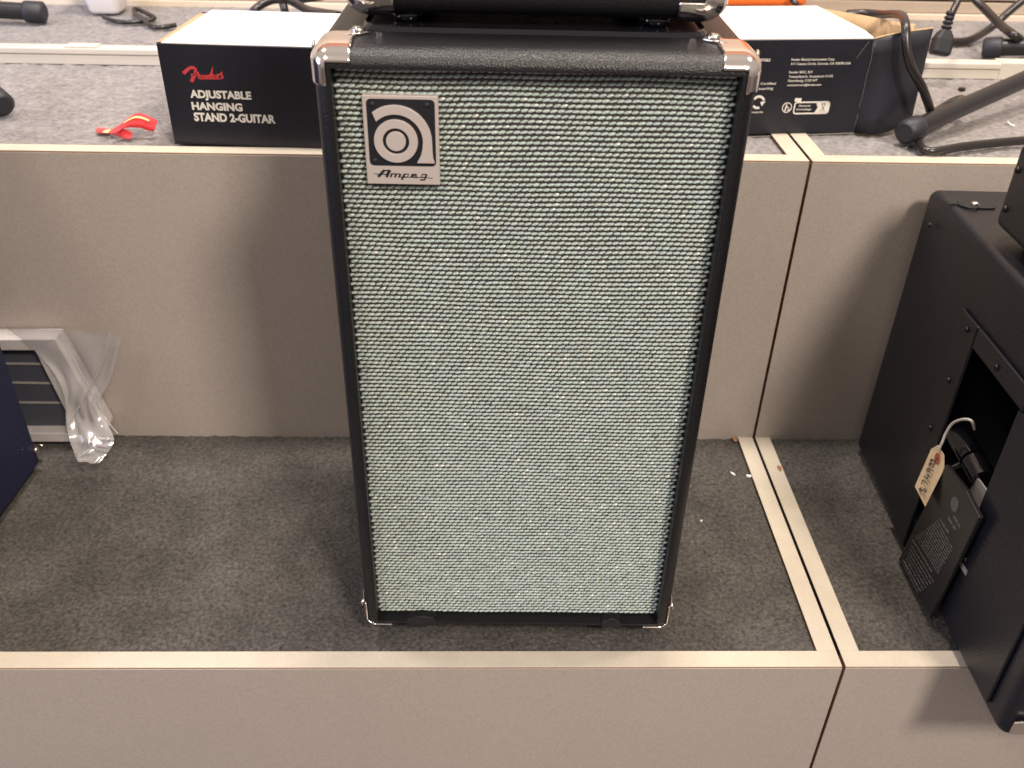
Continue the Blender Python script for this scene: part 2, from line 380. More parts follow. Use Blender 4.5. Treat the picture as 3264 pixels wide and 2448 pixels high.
# grille cloth: every twisted yarn bump is a small rounded lozenge
def grille():
    NC, NR = 53, 139; w = 2 * .1362; z0, z1 = .0305, .5580
    px = w / NC; pz = (z1 - z0) / NR
    nu, nv = 9, 5
    U_, V_ = np.meshgrid(np.linspace(-1, 1, nu), np.linspace(0, 1, nv), indexing='ij')
    th = U_ * math.pi / 2; ph = V_ * math.pi                 # half ellipsoid facing -y
    ex = np.sin(th); rad = np.cos(th) ** .75
    ez = -np.cos(ph) * rad; ey = -np.sin(ph) * rad
    base = np.stack([ex, ey, ez], -1).reshape(-1, 3)
    bf = np.array([(i * nv + j, (i + 1) * nv + j, (i + 1) * nv + j + 1, i * nv + j + 1) for i in range(nu - 1) for j in range(nv - 1)])
    V = []; F = []; C = []; k = 0
    for r in range(NR):
        off = (.5 if r % 2 else 0) + .10 * math.sin(r * .7) + rng.normal(0, .03)
        for c in range(-2, NC + 2):
            x = -w / 2 + (c + .5 + off) * px
            if abs(x) > .1372: continue
            zc = z0 + (r + .5) * pz + .0005 * math.sin(x * 21 + r * .05) + .0003 * math.sin(x * 55 + r * .21)
            s = 1 + rng.normal(0, .05); tilt = math.radians(15 + rng.normal(0, 4))
            b = base * np.array([px * .56 * s, .0019, pz * .312 * (1 + rng.normal(0, .07))])
            bx = b[:, 0] * math.cos(tilt) - b[:, 2] * math.sin(tilt) * .6; bz = b[:, 0] * math.sin(tilt) * .8 + b[:, 2] * math.cos(tilt)
            V.append(np.stack([bx + x + rng.normal(0, .0001), b[:, 1] + .0012 + rng.normal(0, .00015), bz + zc], -1))
            F.append(bf + k); k += len(base)
            g = 1 + rng.normal(0, .05); u = rng.random()
            if u < .07: t = (1.08 * g, 1.02 * g, g)
            else: t = (g * (1 + rng.normal(0, .02)), g, g * (1 + rng.normal(0, .03)))
            cc_ = np.tile(np.array([*t, 1.]), (len(base), 1))
            if u < .028: cc_[(base[:, 0] > .1) & (base[:, 0] < .8) & (base[:, 2] > .0)] = (2.0, 1.7, 1.75, 1)  # lurex sparkle: the glint is put into the colour of the bead's upper end
            C.append(cc_)
    V = np.concatenate(V); F = np.concatenate(F); C = np.concatenate(C)
    c_, s_ = math.cos(cyaw), math.sin(cyaw)
    V = np.stack([V[:, 0] * c_ - V[:, 1] * s_, V[:, 0] * s_ + V[:, 1] * c_, V[:, 2]], -1)
    me = bpy.data.meshes.new('grille_cloth'); me.vertices.add(len(V)); me.vertices.foreach_set('co', V.ravel())
    me.loops.add(F.size); me.loops.foreach_set('vertex_index', F.ravel().astype(np.int32))
    me.polygons.add(len(F)); me.polygons.foreach_set('loop_start', np.arange(0, F.size, 4, dtype=np.int32)); me.polygons.foreach_set('loop_total', np.full(len(F), 4, np.int32))
    me.update(calc_edges=True); me.polygons.foreach_set('use_smooth', np.ones(len(F), bool))
    at = me.attributes.new('tone', 'FLOAT_COLOR', 'POINT'); at.data.foreach_set('color', C.ravel().astype(np.float32))
    me.materials.append(M['bead']); me.validate()
    o = bpy.data.objects.new('grille_cloth', me); COL.objects.link(o); o.parent = cab; o['kind'] = 'stuff'
grille()
# rubber pads wrapped over the bottom lip
for xa, xb in ((-.1095, -.0795), (.0825, .1025)):
    pts = [(xa, .0245), (xb, .0245), (xb, .0315), (xb - .004, .0350), ((xa + xb) / 2, .0372), (xa + .005, .0345), (xa, .0312)]
    MB(XF).poly(pts, frame((0, 0, 0), (1, 0, 0), (0, 0, 1)), .003, .0128).build('lip_pad', 'tolex', cab, bevel=.001)
for xa in (-.12, .12):
    for ya in (.03, .23):
        MB(XF).lathe((xa, ya, 0), (0, 0, 1), [(0, .012), (.002, .0135), (.0215, .0155)], 18).build('foot', 'rubber', cab)
# chrome corners
def keep_top(dx, dy, dz, f):
    if f == 'front': return (dx < .0275 and dz < .0085) or (dz < .0240 and dx < .0098) or (dx < .0112 and dz < .0100)
    if f == 'flat':
        return (dx < .0265 and dy < .042) and not (dx > .016 and dy > .030 and (dx - .016) > (dy - .030) * 1.2 + .004) or (dx - .0275) ** 2 + (dy - .043) ** 2 < .0066 ** 2
    return (dy < .040 and dz < .012) or (dz < .0240 and dy < .013)
def keep_bot(dx, dy, dz, f):
    if f == 'front': return (dx < .0265 and dz < .0065) or (dz < .030 and dx < .0022)
    if f == 'flat': return dx < .027 and dy < .030
    return (dz < .030 and dy < .030 and dz + .5 * dy < .040)
for sx in (-1, 1):
    pr = protector(CB, CR, sx, 1, keep_top, .048, XF, cab)
    sc = XF @ Vector((sx * (.1505 - .0275), -.012 + .043, .5732 + .0008)); screw(sc, (0, 0, 1), .0048, pr, 'steel', h=.0032)
    sc = XF @ Vector((sx * (.1505 + .0015), -.012 + .032, .5732 - .007)); screw(sc, (sx, 0, 0), .0034, pr, 'steel')
    pb = protector(CB, CR, sx, -1, keep_bot, .036, XF, cab)
    sc = XF @ Vector((sx * (.1505 + .0017), -.012 + .015, .040)); screw(sc, (sx, 0, 0), .0036, pb, 'steel', h=.003)
# glossy tray the head stands in
tr = MB(XF); o_ = []
def rrect(x0, x1, y0, y1, r, k=6):
    P = []
    for cx, cy, a in ((x1 - r, y1 - r, 0), (x0 + r, y1 - r, 90), (x0 + r, y0 + r, 180), (x1 - r, y0 + r, 270)):
        for i in range(k + 1):
            t = math.radians(a + 90 * i / k); P.append((cx + r * math.cos(t), cy + r * math.sin(t)))
    return P
A = rrect(-.124, .124, .036, .24, .022); B_ = rrect(-.1215, .1215, .0385, .2375, .020); C_ = rrect(-.118, .118, .042, .234, .018); n_ = len(A)
vs = [(*p, .5722) for p in A] + [(*p, .5752) for p in B_] + [(*p, .5736) for p in C_]
fs = [(k * n_ + i, k * n_ + (i + 1) % n_, (k + 1) * n_ + (i + 1) % n_, (k + 1) * n_ + i) for k in range(2) for i in range(n_)] + [tuple(range(2 * n_, 3 * n_))]
tr.add(vs, fs, False).build('top_tray', 'gloss_black', cab)
# badge
BX0, BX1, BZ0, BZ1 = -.1184, -.0666, .4773, .5405
bw, bh = BX1 - BX0, BZ1 - BZ0
fr = frame(XF @ Vector((BX0, -.0025, BZ0)), XF.to_3x3() @ Vector((1, 0, 0)), (0, 0, 1))
badge = MB().poly([(0, 0), (bw, 0), (bw, bh), (0, bh)], fr, -.002, .0032).build('badge', 'badge_silver', cab, bevel=.0005)
sq = rrect(bw * .052, bw * .955, bh * .218, bh * .963, .0032)
MB().poly(sq, fr, .0030, .0034).build('emblem_field', 'badge_black', badge)
s1 = bw / 1005.   # badge photo-zoom px to metres
ec = (bw * .425, bh * .505)
MB().ring(ec, .1775 * bw, .295 * bw, fr, .0033, .0052).build('emblem_ring', 'badge_silver', badge, bevel=.0003)
MB().ring(ec, 0.0002, .133 * bw, fr, .0033, .0052).build('emblem_disc', 'badge_silver', badge, bevel=.0003)
def arcpts(c, rx, ry, a0, a1, k):
    return [(c[0] + rx * math.cos(math.radians(a0 + (a1 - a0) * i / k)), c[1] + ry * math.sin(math.radians(a0 + (a1 - a0) * i / k))) for i in range(k + 1)]
outer = arcpts(ec, .485 * bw, .487 * bw, 128, 0, 18)
inner = arcpts(ec, .362 * bw, .362 * bw, 0, 134, 18)
foot_z = bh * .262
pts = outer + [(ec[0] + .487 * bw, bh * .36), (ec[0] + .50 * bw, bh * .29), (ec[0] + .512 * bw, foot_z), (ec[0] + .272 * bw, foot_z), (ec[0] + .30 * bw, bh * .30), (ec[0] + .345 * bw, bh * .40)] + inner
# split into quads strips for a clean concave prism
def strip_prism(A, Bp, fr, n0, n1):
    m = MB(); o, u, w, n = fr; k = len(A); vs = []
    for hh in (n0, n1):
        for P in (A, Bp): vs += [o + u * p[0] + w * p[1] + n * hh for p in P]
    fs = []
    for i in range(k - 1): fs += [(2 * k + i, 2 * k + i + 1, 3 * k + i + 1, 3 * k + i), (i, 2 * k + i, 2 * k + i + 1, i + 1), (k + i, k + i + 1, 3 * k + i + 1, 3 * k + i)]
    fs += [(0, k, 3 * k, 2 * k), (k - 1, 3 * k - 1, 4 * k - 1, 2 * k - 1)]
    return m.add(vs, fs)
Ao = outer + [(ec[0] + .487 * bw, bh * .40), (ec[0] + .493 * bw, bh * .32), (ec[0] + .512 * bw, foot_z)]
Bi = inner[::-1] + [(ec[0] + .352 * bw, bh * .42), (ec[0] + .325 * bw, bh * .34), (ec[0] + .272 * bw, foot_z)]
strip_prism(Ao, Bi, fr, .0033, .0052).build('emblem_arc', 'badge_silver', badge, bevel=.0003)
lt = MB(); lu = bw * .80 / 8.2; lx = bw * .10; lz = bh * .085
def ls(pts, w): lt.stroke([(lx + p[0] * lu, lz + p[1] * lu * 1.12) for p in pts], w * lu, fr, .0030, .00345)
ls([(0, .40), (1.0, .33)], .08); ls([(.55, 0), (1.0, .45), (1.45, .88)], .36); ls([(1.25, .86), (2.3, .86)], .17); ls([(2.25, .9), (1.95, .45), (1.72, 0)], .40); ls([(.9, .36), (2.0, .36)], .12)
for xx in (2.35, 2.95, 3.55): ls([(xx + .15, .46), (xx - .05, 0)], .25)
ls([(2.45, .44), (3.6, .44)], .13); ls([(4.3, .46), (3.85, -.32)], .27); ls([(4.15, .43), (4.85, .43), (4.72, .04), (4.0, .04)], .15)
ls([(5.25, .24), (6.0, .24), (5.95, .43), (5.4, .43), (5.2, .1), (5.5, .03), (6.2, .03)], .15); ls([(5.2, .03), (5.4, .44)], .22)
ls([(7.35, .43), (6.75, .43), (6.55, .06), (7.1, .04)], .15); ls([(7.4, .46), (7.05, -.28), (6.45, -.30)], .22); ls([(7.1, .06), (8.2, -.08)], .07); ls([(3.3, .02), (6.9, .02)], .07)
lt.build('lettering', 'badge_black', badge)
for (a, b) in ((.135, .905), (.855, .905), (.125, .275)):
    c = fr[0] + fr[1] * (a * bw) + fr[2] * (b * bh) + fr[3] * .0034
    screw(c, fr[3], .0019, badge, 'rubber', h=.0012)

# ------------------------------------------------------------------ amplifier head on top (only its foot end is in the picture)
HY = .046
head = empty('amplifier_head', 'small black amplifier head with chrome corners standing on the tall speaker', 'amplifier', tuple(XF @ Vector((0, HY, .5755))))
HB = (-.134, .134, HY, HY + .21, .5805, .73); HR = (.016, .016, .014, .012, .014, .014)
rbox(MB(XF), HB, HR, 5, cutx=(-.115, .115), cutz=(.5975, .712), hole=(-.115, .115, .5975, .712), depth=.012).build('shell', 'tolex', head)
MB(XF).box(-.1145, .1145, HY + .006, HY + .011, .598, .7115).build('front_panel', 'gloss_black', head)
def keep_head(dx, dy, dz, f):
    if f == 'front': return (dx < .034 and dz < .0135) or (dz < .036 and dx < .0125) or (dx < .0165 and dz < .0175)
    if f == 'flat': return dx < .031 and dy < .026
    return (dy < .028 and dz < .015) or (dz < .036 and dy < .015)
for sx in (-1, 1): protector(HB, HR, sx, -1, keep_head, .04, XF, head)
for xa in (-.092, .087):
    for ya in (HY + .022, HY + .18):
        MB(XF).lathe((xa, ya, .5745), (0, 0, 1), [(0, .009), (.002, .0105), (.0055, .0105), (.0065, .009)], 18).build('foot', 'gloss_black', head)

# ------------------------------------------------------------------ closed carton
def UW(fr, u, w, d=0): return fr[0] + fr[1] * u + fr[2] * w - fr[3] * d
def panel(fr, u0, u1, d0, d1, w0, w1):
    mb = MB(); vs = [UW(fr, u, w, d) for u in (u0, u1) for d in (d0, d1) for w in (w0, w1)]
    return mb.add(vs, [(0, 1, 3, 2), (4, 6, 7, 5), (0, 4, 5, 1), (2, 3, 7, 6), (0, 2, 6, 4), (1, 5, 7, 3)])
BH = .1065
ya = math.radians(-3.15)
fa = frame((-.3763, .359, H), (math.cos(ya), math.sin(ya), 0), (0, 0, 1))
bl = empty('cardboard_box', 'closed black cardboard box with a white top and a red script logo', 'box', (-.3763, .359, H), 'guitar stand boxes on the upper step')
t = .0025; LA, DA = .33, .150
panel(fa, 0, LA, 0, t, 0, BH).build('front_panel', 'box_black', bl, bevel=.0006)
panel(fa, 0, LA, DA - t, DA, 0, BH).build('back_panel', 'box_black', bl, bevel=.0006)
panel(fa, .0005, t, t, DA - t, 0, BH - .001).build('end_panel', 'kraft', bl)
panel(fa, LA - t, LA - .0005, t, DA - t, 0, BH - .003).build('end_panel', 'box_black', bl)
panel(fa, t, LA - t, t, DA - t, .0005, t).build('bottom_panel', 'kraft', bl)
tp = MB(); tp.add([UW(fa, .005, BH - .001, .0012), UW(fa, LA, BH - .001, .0012), UW(fa, LA, BH + .001, DA), UW(fa, .012, BH + .0005, DA), UW(fa, .005, BH + .0009, .0012), UW(fa, LA, BH + .0009, .0012), UW(fa, LA, BH + .003, DA), UW(fa, .012, BH + .0025, DA)],
   [(0, 1, 2, 3), (4, 5, 6, 7), (0, 1, 5, 4), (1, 2, 6, 5), (2, 3, 7, 6), (3, 0, 4, 7)]); tp.build('top_panel', 'box_white', bl)
flp = MB(); flp.add([UW(fa, 0, BH - .004, .004), UW(fa, -.001, BH - .006, DA - .004), UW(fa, .011, BH + .0005, DA - .006), UW(fa, .0045, BH + .0005, .006), UW(fa, -.001, BH + .0002, .004), UW(fa, -.003, BH - .0015, DA - .004)], [(0, 1, 5, 4), (4, 5, 2, 3)]); flp.build('end_flap', 'kraft', bl)
pa = MB()
for body, pp in (('ADJUSTABLE', [(0.0266, 0.0504), (0.0921, 0.0533), (0.0281, 0.0584)]), ('HANGING', [(0.0263, 0.0377), (0.0809, 0.0404), (0.0278, 0.0457)]), ('STAND 2-GUITAR', [(0.0267, 0.0246), (0.1149, 0.0293), (0.0282, 0.0334)])):
    pa.text(body, fa, pp[0][0], pp[1][0], (pp[0][1] + pp[1][1]) / 2, pp[2][1] - pp[0][1], .0004, bold=.045)
    pa.build('lettering', 'print_white', bl); pa = MB()
lg = MB()
for st, w in (([(0.0233, 0.0767), (0.0277, 0.0802), (0.0315, 0.0827), (0.0353, 0.083), (0.0371, 0.0815), (0.0363, 0.0779), (0.0341, 0.0742), (0.0323, 0.0712), (0.0304, 0.0681)], (.006, .0058, .005, .0048, .0044, .005, .006, .0062, .005)),
              ([(0.0311, 0.0752), (0.0348, 0.0761), (0.0394, 0.0786)], .0038),
              ([(0.0384, 0.0773), (0.0388, 0.0729), (0.041, 0.0752), (0.0402, 0.0766), (0.0385, 0.0732), (0.0401, 0.0721), (0.0426, 0.0734)], .0034),
              ([(0.0424, 0.0723), (0.0441, 0.0756), (0.0447, 0.0731), (0.0468, 0.0757), (0.047, 0.0726)], .0036),
              ([(0.0509, 0.0755), (0.0485, 0.0747), (0.0479, 0.0724), (0.0504, 0.0729), (0.056, 0.0844), (0.0524, 0.0726)], .0034),
              ([(0.0544, 0.0743), (0.0569, 0.0758), (0.0555, 0.0765), (0.054, 0.0734), (0.0572, 0.0727)], .0034),
              ([(0.0581, 0.0726), (0.0598, 0.0768), (0.0609, 0.0758), (0.0644, 0.0792), (0.0639, 0.0748), (0.0651, 0.0732)], .0036),
              ([(0.0401, 0.0718), (0.0469, 0.072), (0.0582, 0.0722), (0.0647, 0.0731)], .0022)):
    lg.stroke(st, [t_ * .62 for t_ in w] if isinstance(w, tuple) else w * .62, fa, .0001, .0005)
lg.build('logo', 'print_red', bl)

# ------------------------------------------------------------------ torn open carton
yb_ = math.radians(5.88)
fb = frame((.2851, .4204, H), (math.cos(yb_), math.sin(yb_), 0), (0, 0, 1))
br = empty('cardboard_box', 'torn open black cardboard box with brown inside showing and small white print', 'box', (.2851, .4204, H), 'guitar stand boxes on the upper step')
U0, U1, DB = -.13, .1165, .158
def sheet(mb, P, t=.0022):
    """P: rows x cols of points -> thin sheet"""
    r, c = len(P), len(P[0]); flat = [Vector(p) for row in P for p in row]
    fs = [(i * c + j, i * c + j + 1, (i + 1) * c + j + 1, (i + 1) * c + j) for i in range(r - 1) for j in range(c - 1)]
    return mb.add(flat, fs, True)
def thick(o, t, off=-1):
    s = o.modifiers.new('solid', 'SOLIDIFY'); s.thickness = t; s.offset = off; return o
panel(fb, U0, U1, 0, t, 0, BH).build('front_panel', 'box_black', br, bevel=.0006)
panel(fb, U0, U1 - .002, DB - t, DB, 0, BH).build('back_panel', 'kraft', br)
panel(fb, U0 + .0004, U0 + t, t, DB - t, 0, BH - .003).build('end_panel', 'box_black', br)
panel(fb, U0 + t, U1 - .004, t, DB - t, .0005, t).build('bottom_panel', 'kraft', br)
tb = [(-0.0462, 0.1289), (0.0574, 0.1401), (0.1149, 0.109)]
tpb = MB(); E_ = [UW(fb, U0, BH - .0008, .001), UW(fb, U1 - .001, BH - .0012, .001), UW(fb, U1 + .001, BH + .0005, .030), UW(fb, U1 - .006, BH + .002, DB - .004), UW(fb, U0, BH + .001, DB)]
tpb.add(E_ + [p + Vector((0, 0, .0022)) for p in E_], [(0, 1, 2, 3, 4), (5, 6, 7, 8, 9)] + [(i, (i + 1) % 5, 5 + (i + 1) % 5, 5 + i) for i in range(5)]); tpb.build('top_panel', 'box_white', br)
def curve_flap(pts_top, pts_bot, rows=6, cols=14, bulge=0.):
    Tp = catmull([Vector(p) for p in pts_top], cols // (len(pts_top) - 1)); Bp = catmull([Vector(p) for p in pts_bot], cols // (len(pts_bot) - 1))
    n = min(len(Tp), len(Bp)); P = []
    for i in range(rows + 1):
        s = i / rows
        P.append([Tp[j].lerp(Bp[j], s) + Vector((0, -1, 0)) * bulge * math.sin(math.pi * s) * math.sin(math.pi * j / (n - 1)) for j in range(n)])
    return P
c_t = UW(fb, U1, BH - .0002, 0); c_b = UW(fb, U1, .0, 0)
top = [c_t, (.4285, .4425, H + BH + .0035), (0.473, 0.452, 0.4918)]
bot = [c_b, (0.4275, 0.4237, 0.3785), (0.4803, 0.462, 0.382)]
ff = thick(sheet(MB(), curve_flap(top, bot, bulge=.0)).build('front_flap', 'box_black', br), .0025, 1)
# torn white edge of that flap
ed = MB().tube([Vector(p) + Vector((0, .001, .0006)) for p in top], .0011, 6).build('torn_edge', 'kraft', br)
q0 = UW(fb, U1 - .003, BH, DB - .001); q1 = UW(fb, U1 - .003, .0, DB - .001)
bt = [q0 + Vector((-.02, 0, .004)), (0.4397, 0.573, 0.4801), (0.4699, 0.556, 0.4775), (0.4896, 0.535, 0.4791)]
bb = [q1 + Vector((-.02, 0, 0)), q1 + Vector((.02, -.004, 0)), q1 + Vector((.05, -.015, 0)), q1 + Vector((.075, -.035, 0))]
thick(sheet(MB(), curve_flap(bt, bb, cols=12)).build('back_flap', 'kraft', br), .0022)
it = [(0.4519, 0.53, 0.4802), (0.4671, 0.51, 0.4813), (0.4724, 0.5, 0.4825)]
ib = [(it[0][0], it[0][1], H + .02), (it[1][0], it[1][1], H + .02), (it[2][0], it[2][1], H + .02)]
thick(sheet(MB(), curve_flap(it, ib, cols=8)).build('inner_flap', 'kraft', br), .0022)
pb_ = MB()
LN = [('Fender Musical Instruments Corp.', [(0.0226, 0.0839), (0.0739, 0.0837), (0.0224, 0.0864)]), ('311 Cessna Circle, Corona, CA 92878 USA', [(0.0227, 0.0792), (0.0939, 0.0789), (0.0225, 0.0817)]),
      ('Fender BISC, B.V', [(0.0225, 0.0698), (0.0505, 0.0698), (0.0222, 0.0723)]), ('Tempelhpark, Straadood 17-37,', [(0.023, 0.0652), (0.0761, 0.0648), (0.0227, 0.0676)]),
      ('Noordburg, 3133 WT', [(0.0231, 0.0603), (0.0582, 0.0603), (0.0228, 0.0629)]), ('consumercare@fender.com', [(0.023, 0.0555), (0.0637, 0.0555), (0.0227, 0.0579)]),
      ('ADJUSTABLE', [(-0.022, 0.0833), (-0.002, 0.0835), (-0.0223, 0.0862)]), ('Packaging Certified', [(-0.0301, 0.0574), (0.0091, 0.0575), (-0.0177, 0.06)]), ('for Recycling', [(-0.0216, 0.052), (0.0071, 0.052), (-0.0168, 0.0546)]),
      ('Recycle', [(-0.0158, 0.0253), (-0.0, 0.0253), (-0.0121, 0.0275)]),
      ('Elements', [(0.042, 0.0316), (0.056, 0.0317), (0.0418, 0.0339)]), ("d'emballage", [(0.0394, 0.0276), (0.0575, 0.0275), (0.0392, 0.0298)])]
for body, pp in LN:
    pb_.text(body, fb, pp[0][0], pp[1][0], (pp[0][1] + pp[1][1]) / 2, (pp[2][1] - pp[0][1]) * 1.05, .0004, bold=.03 if body == 'ADJUSTABLE' else .012); pb_.build('lettering', 'print_white', br); pb_ = MB()
ic = MB()
cc = [(0.0278, 0.0309), (0.0336, 0.0308)]; rr_ = abs(cc[1][0] - cc[0][0])
ic.ring(cc[0], rr_ * .86, rr_ * 1.02, fb, .0001, .0005)
ic.ring((cc[0][0] - .15 * rr_, cc[0][1] + .5 * rr_), .0001, rr_ * .16, fb, .0001, .0005, k=12)
ic.stroke([(cc[0][0] - .2 * rr_, cc[0][1] + .3 * rr_), (cc[0][0] - .3 * rr_, cc[0][1] - .7 * rr_)], rr_ * .3, fb, .0001, .0005)
ic.stroke([(cc[0][0] - .1 * rr_, cc[0][1] + .2 * rr_), (cc[0][0] + .45 * rr_, cc[0][1] - .1 * rr_), (cc[0][0] + .2 * rr_, cc[0][1] - .6 * rr_), (cc[0][0] + .9 * rr_, cc[0][1] - .35 * rr_)], rr_ * .2, fb, .0001, .0005)
ic.build('recycling_mark', 'print_white', br); ic = MB()
kp = [(0.0367, 0.0237), (0.0786, 0.0238), (0.0764, 0.0367), (0.0349, 0.0369), (0.0621, 0.0241), (0.0651, 0.0303), (0.062, 0.0367), (0.0365, 0.0397)]
L_ = kp[0][0]; Rg = kp[1][0]; Bt = kp[0][1]; Tt = kp[2][1]; wd_ = .0016
rrp = rrect(L_, Rg, Bt, Tt, (Tt - Bt) * .22)
o2 = rrp + [rrp[0]]; ic.stroke(o2, wd_, fb, .0001, .0005)
ic.poly([kp[4], (Rg - .001, Bt), (Rg, Tt), kp[6], kp[5]], fb, .0001, .0005)
ic.stroke([(kp[7][0] - .001, kp[7][1]), (kp[7][0] + .007, kp[7][1] - .0002)], .004, fb, .0001, .0005)
ic.build('recycling_mark', 'print_white', br); ic = MB()
ac = [(-0.0078, 0.0376), (-0.0015, 0.0383), (-0.0024, 0.0338), (-0.0077, 0.0302)]; ar = abs(ac[1][0] - ac[0][0])
ic.ring(ac[0], ar * .82, ar * 1.25, fb, .0001, .0005, math.radians(20), math.radians(150), 16)
ic.ring(ac[0], ar * .82, ar * 1.25, fb, .0001, .0005, math.radians(215), math.radians(290), 12)
ic.poly([(ac[1][0] - ar * .65, ac[1][1] - .0005), (ac[1][0] + ar * .35, ac[1][1] + .0006), (ac[1][0] - ar * .25, ac[1][1] - ar * .85)], fb, .0001, .0005)
ic.build('recycling_mark', 'print_white', br)
bn = [(0.0716, 0.0302), (0.0746, 0.0301), (0.0706, 0.0347), (0.0725, 0.026)]
b2 = MB(); b2.stroke([(bn[0][0] - .0028, bn[2][1]), (bn[0][0] + .0028, bn[2][1])], .0009, fb, .0005, .0007)
b2.stroke([(bn[0][0] - .0024, bn[2][1]), (bn[0][0] + .0024, bn[3][1]), (bn[0][0] - .0024, bn[3][1]), (bn[0][0] + .0024, bn[2][1])], .0007, fb, .0005, .0007); b2.build('bin_mark', 'print_grey', br)
sc_ = MB()
for st in ([(0.0994, 0.0856), (0.1041, 0.0941), (0.1101, 0.1041)], [(0.1149, 0.1048), (0.1173, 0.0855), (0.1164, 0.0649), (0.1168, 0.0422), (0.1159, 0.0282)], [(0.1164, 0.0224), (0.1172, 0.014), (0.1157, 0.0072)]):
    sc_.stroke(st, .0006, fb, .0001, .0003)
sc_.build('crease_wear', 'print_grey', br)
sb = MB(); e0 = [(-0.0329, -0.003), (0.1167, -0.0007)]
sb.stroke([e0[0], e0[1]], .0011, fb, .0001, .0004); sb.build('worn_edge', 'sticker', br)

# ------------------------------------------------------------------ red strap
def ribbon(pts, wid, mb):
    P = catmull([Vector(p) for p in pts], 6); Wd = catmull([Vector(w) for w in wid], 6)
    vs = []
    for p, w in zip(P, Wd): vs += [p - w / 2, p + w / 2]
    return mb.add(vs, [(2 * i, 2 * i + 1, 2 * i + 3, 2 * i + 2) for i in range(len(P) - 1)], True)
rs = empty('strap', 'short twisted red fabric strap with yellow print lying on the upper carpet', 'strap', (-0.4406, 0.3919, 0.3775))
def strips(P, mb, k=5):
    A = catmull([Vector(p[0]) for p in P], k); B = catmull([Vector(p[1]) for p in P], k); vs = []
    for a, b in zip(A, B): vs += [a, a.lerp(b, .33) , a.lerp(b, .67), b]
    return mb.add(vs, [(4 * i + c, 4 * i + c + 1, 4 * i + c + 5, 4 * i + c + 4) for i in range(len(A) - 1) for c in range(3)], True)
def zq(a, b, z): return None
ST1 = [((-0.4004, 0.388, 0.3934), (-0.4046, 0.381, 0.3837)), ((-0.4063, 0.387, 0.3978), (-0.4122, 0.381, 0.3851)), ((-0.4135, 0.387, 0.401), (-0.4183, 0.38, 0.3879)), ((-0.4203, 0.387, 0.402), (-0.4261, 0.379, 0.3886)), ((-0.4272, 0.385, 0.3992), (-0.431, 0.377, 0.3892)), ((-0.4346, 0.382, 0.3943), (-0.4347, 0.375, 0.389)), ((-0.4415, 0.378, 0.3902), (-0.4385, 0.373, 0.3865)), ((-0.4468, 0.374, 0.3879), (-0.4442, 0.367, 0.3847))]
ST2 = [((-0.4536, 0.3893, 0.3825), (-0.4536, 0.3857, 0.3785)), ((-0.442, 0.3797, 0.3865), (-0.4441, 0.378, 0.3785)), ((-0.4363, 0.3816, 0.3855), (-0.4362, 0.3728, 0.3785)), ((-0.4325, 0.3855, 0.3825), (-0.4306, 0.3704, 0.3785)), ((-0.4282, 0.3808, 0.3805), (-0.4277, 0.3721, 0.3785))]
ST3 = [((-0.4745, 0.3951, 0.3795), (-0.4743, 0.3943, 0.3785)), ((-0.4746, 0.4023, 0.3795), (-0.4698, 0.3893, 0.3785)), ((-0.468, 0.4024, 0.3795), (-0.4633, 0.3883, 0.3785)), ((-0.4581, 0.3982, 0.3795), (-0.4554, 0.387, 0.3785))]
for S_ in (ST1, ST2, ST3): thick(strips(S_, MB()).build('webbing', 'red_fabric', rs), .0014, 0)
def lift(P, k): return [(Vector(a).lerp(Vector(b), .22) + Vector((0, -.0016, .0008)), Vector(a).lerp(Vector(b), .38) + Vector((0, -.0016, .0008))) for a, b in P[k[0]:k[1]]]
thick(strips(lift(ST1, (1, 6)), MB()).build('yellow_print', 'yellow_print', rs), .0004, 0)
yq = [((-0.4621, 0.3928, 0.381), (-0.4635, 0.385, 0.3805)), ((-0.4593, 0.3936, 0.381), (-0.4591, 0.3838, 0.3805)), ((-0.4565, 0.3937, 0.381), (-0.4561, 0.3839, 0.3805))]
thick(strips(yq, MB()).build('yellow_print', 'yellow_print', rs), .0004, 0)

# ------------------------------------------------------------------ tubular stands
def stand(label, legs, loc, meet):
    e = empty('guitar_stand', label, 'stand', loc, 'tubular guitar stands on the upper step')
    for (a, b, r, cr, cl) in legs:
        a, b = Vector(a), Vector(b); d = (b - a).normalized()
        lg_ = MB().tube([a + d * .004, b], r, 16, spline=False).build('leg', 'tube_black', e)
        MB().lathe(a - d * .002, d, [(0, cr * .72), (.003, cr), (cl - .003, cr), (cl, cr * .97), (cl + .0006, r)], 20).build('end_cap', 'rubber_blue', e)
    MB().tube([Vector(legs[0][1]), Vector(meet), Vector(legs[1][1])], .010, 12, spline=False).build('yoke', 'tube_black', e)
    return e
stand('black tubular stand with two leg ends by the torn open box', [((0.4418, 0.3874, 0.393), (0.7482, 0.6164, 0.4225), .0108, .0140, .026), ((0.7177, 0.796, 0.392), (0.8234, 0.7464, 0.4075), .0125, .0152, .026)], (0.7457, 0.6828, 0.3775), (1.0, .75, H + .15))
stand('black tubular stand with two rubber capped legs at the left edge', [((-0.7366, 0.9157, 0.393), (-0.8798, 0.9131, 0.3995), .0130, .0165, .03), ((-0.5953, 0.443, 0.3915), (-0.7134, 0.5551, 0.4275), .0125, .0145, .03)], (-0.7763, 0.7584, 0.3775), (-1.05, .70, H + .16))

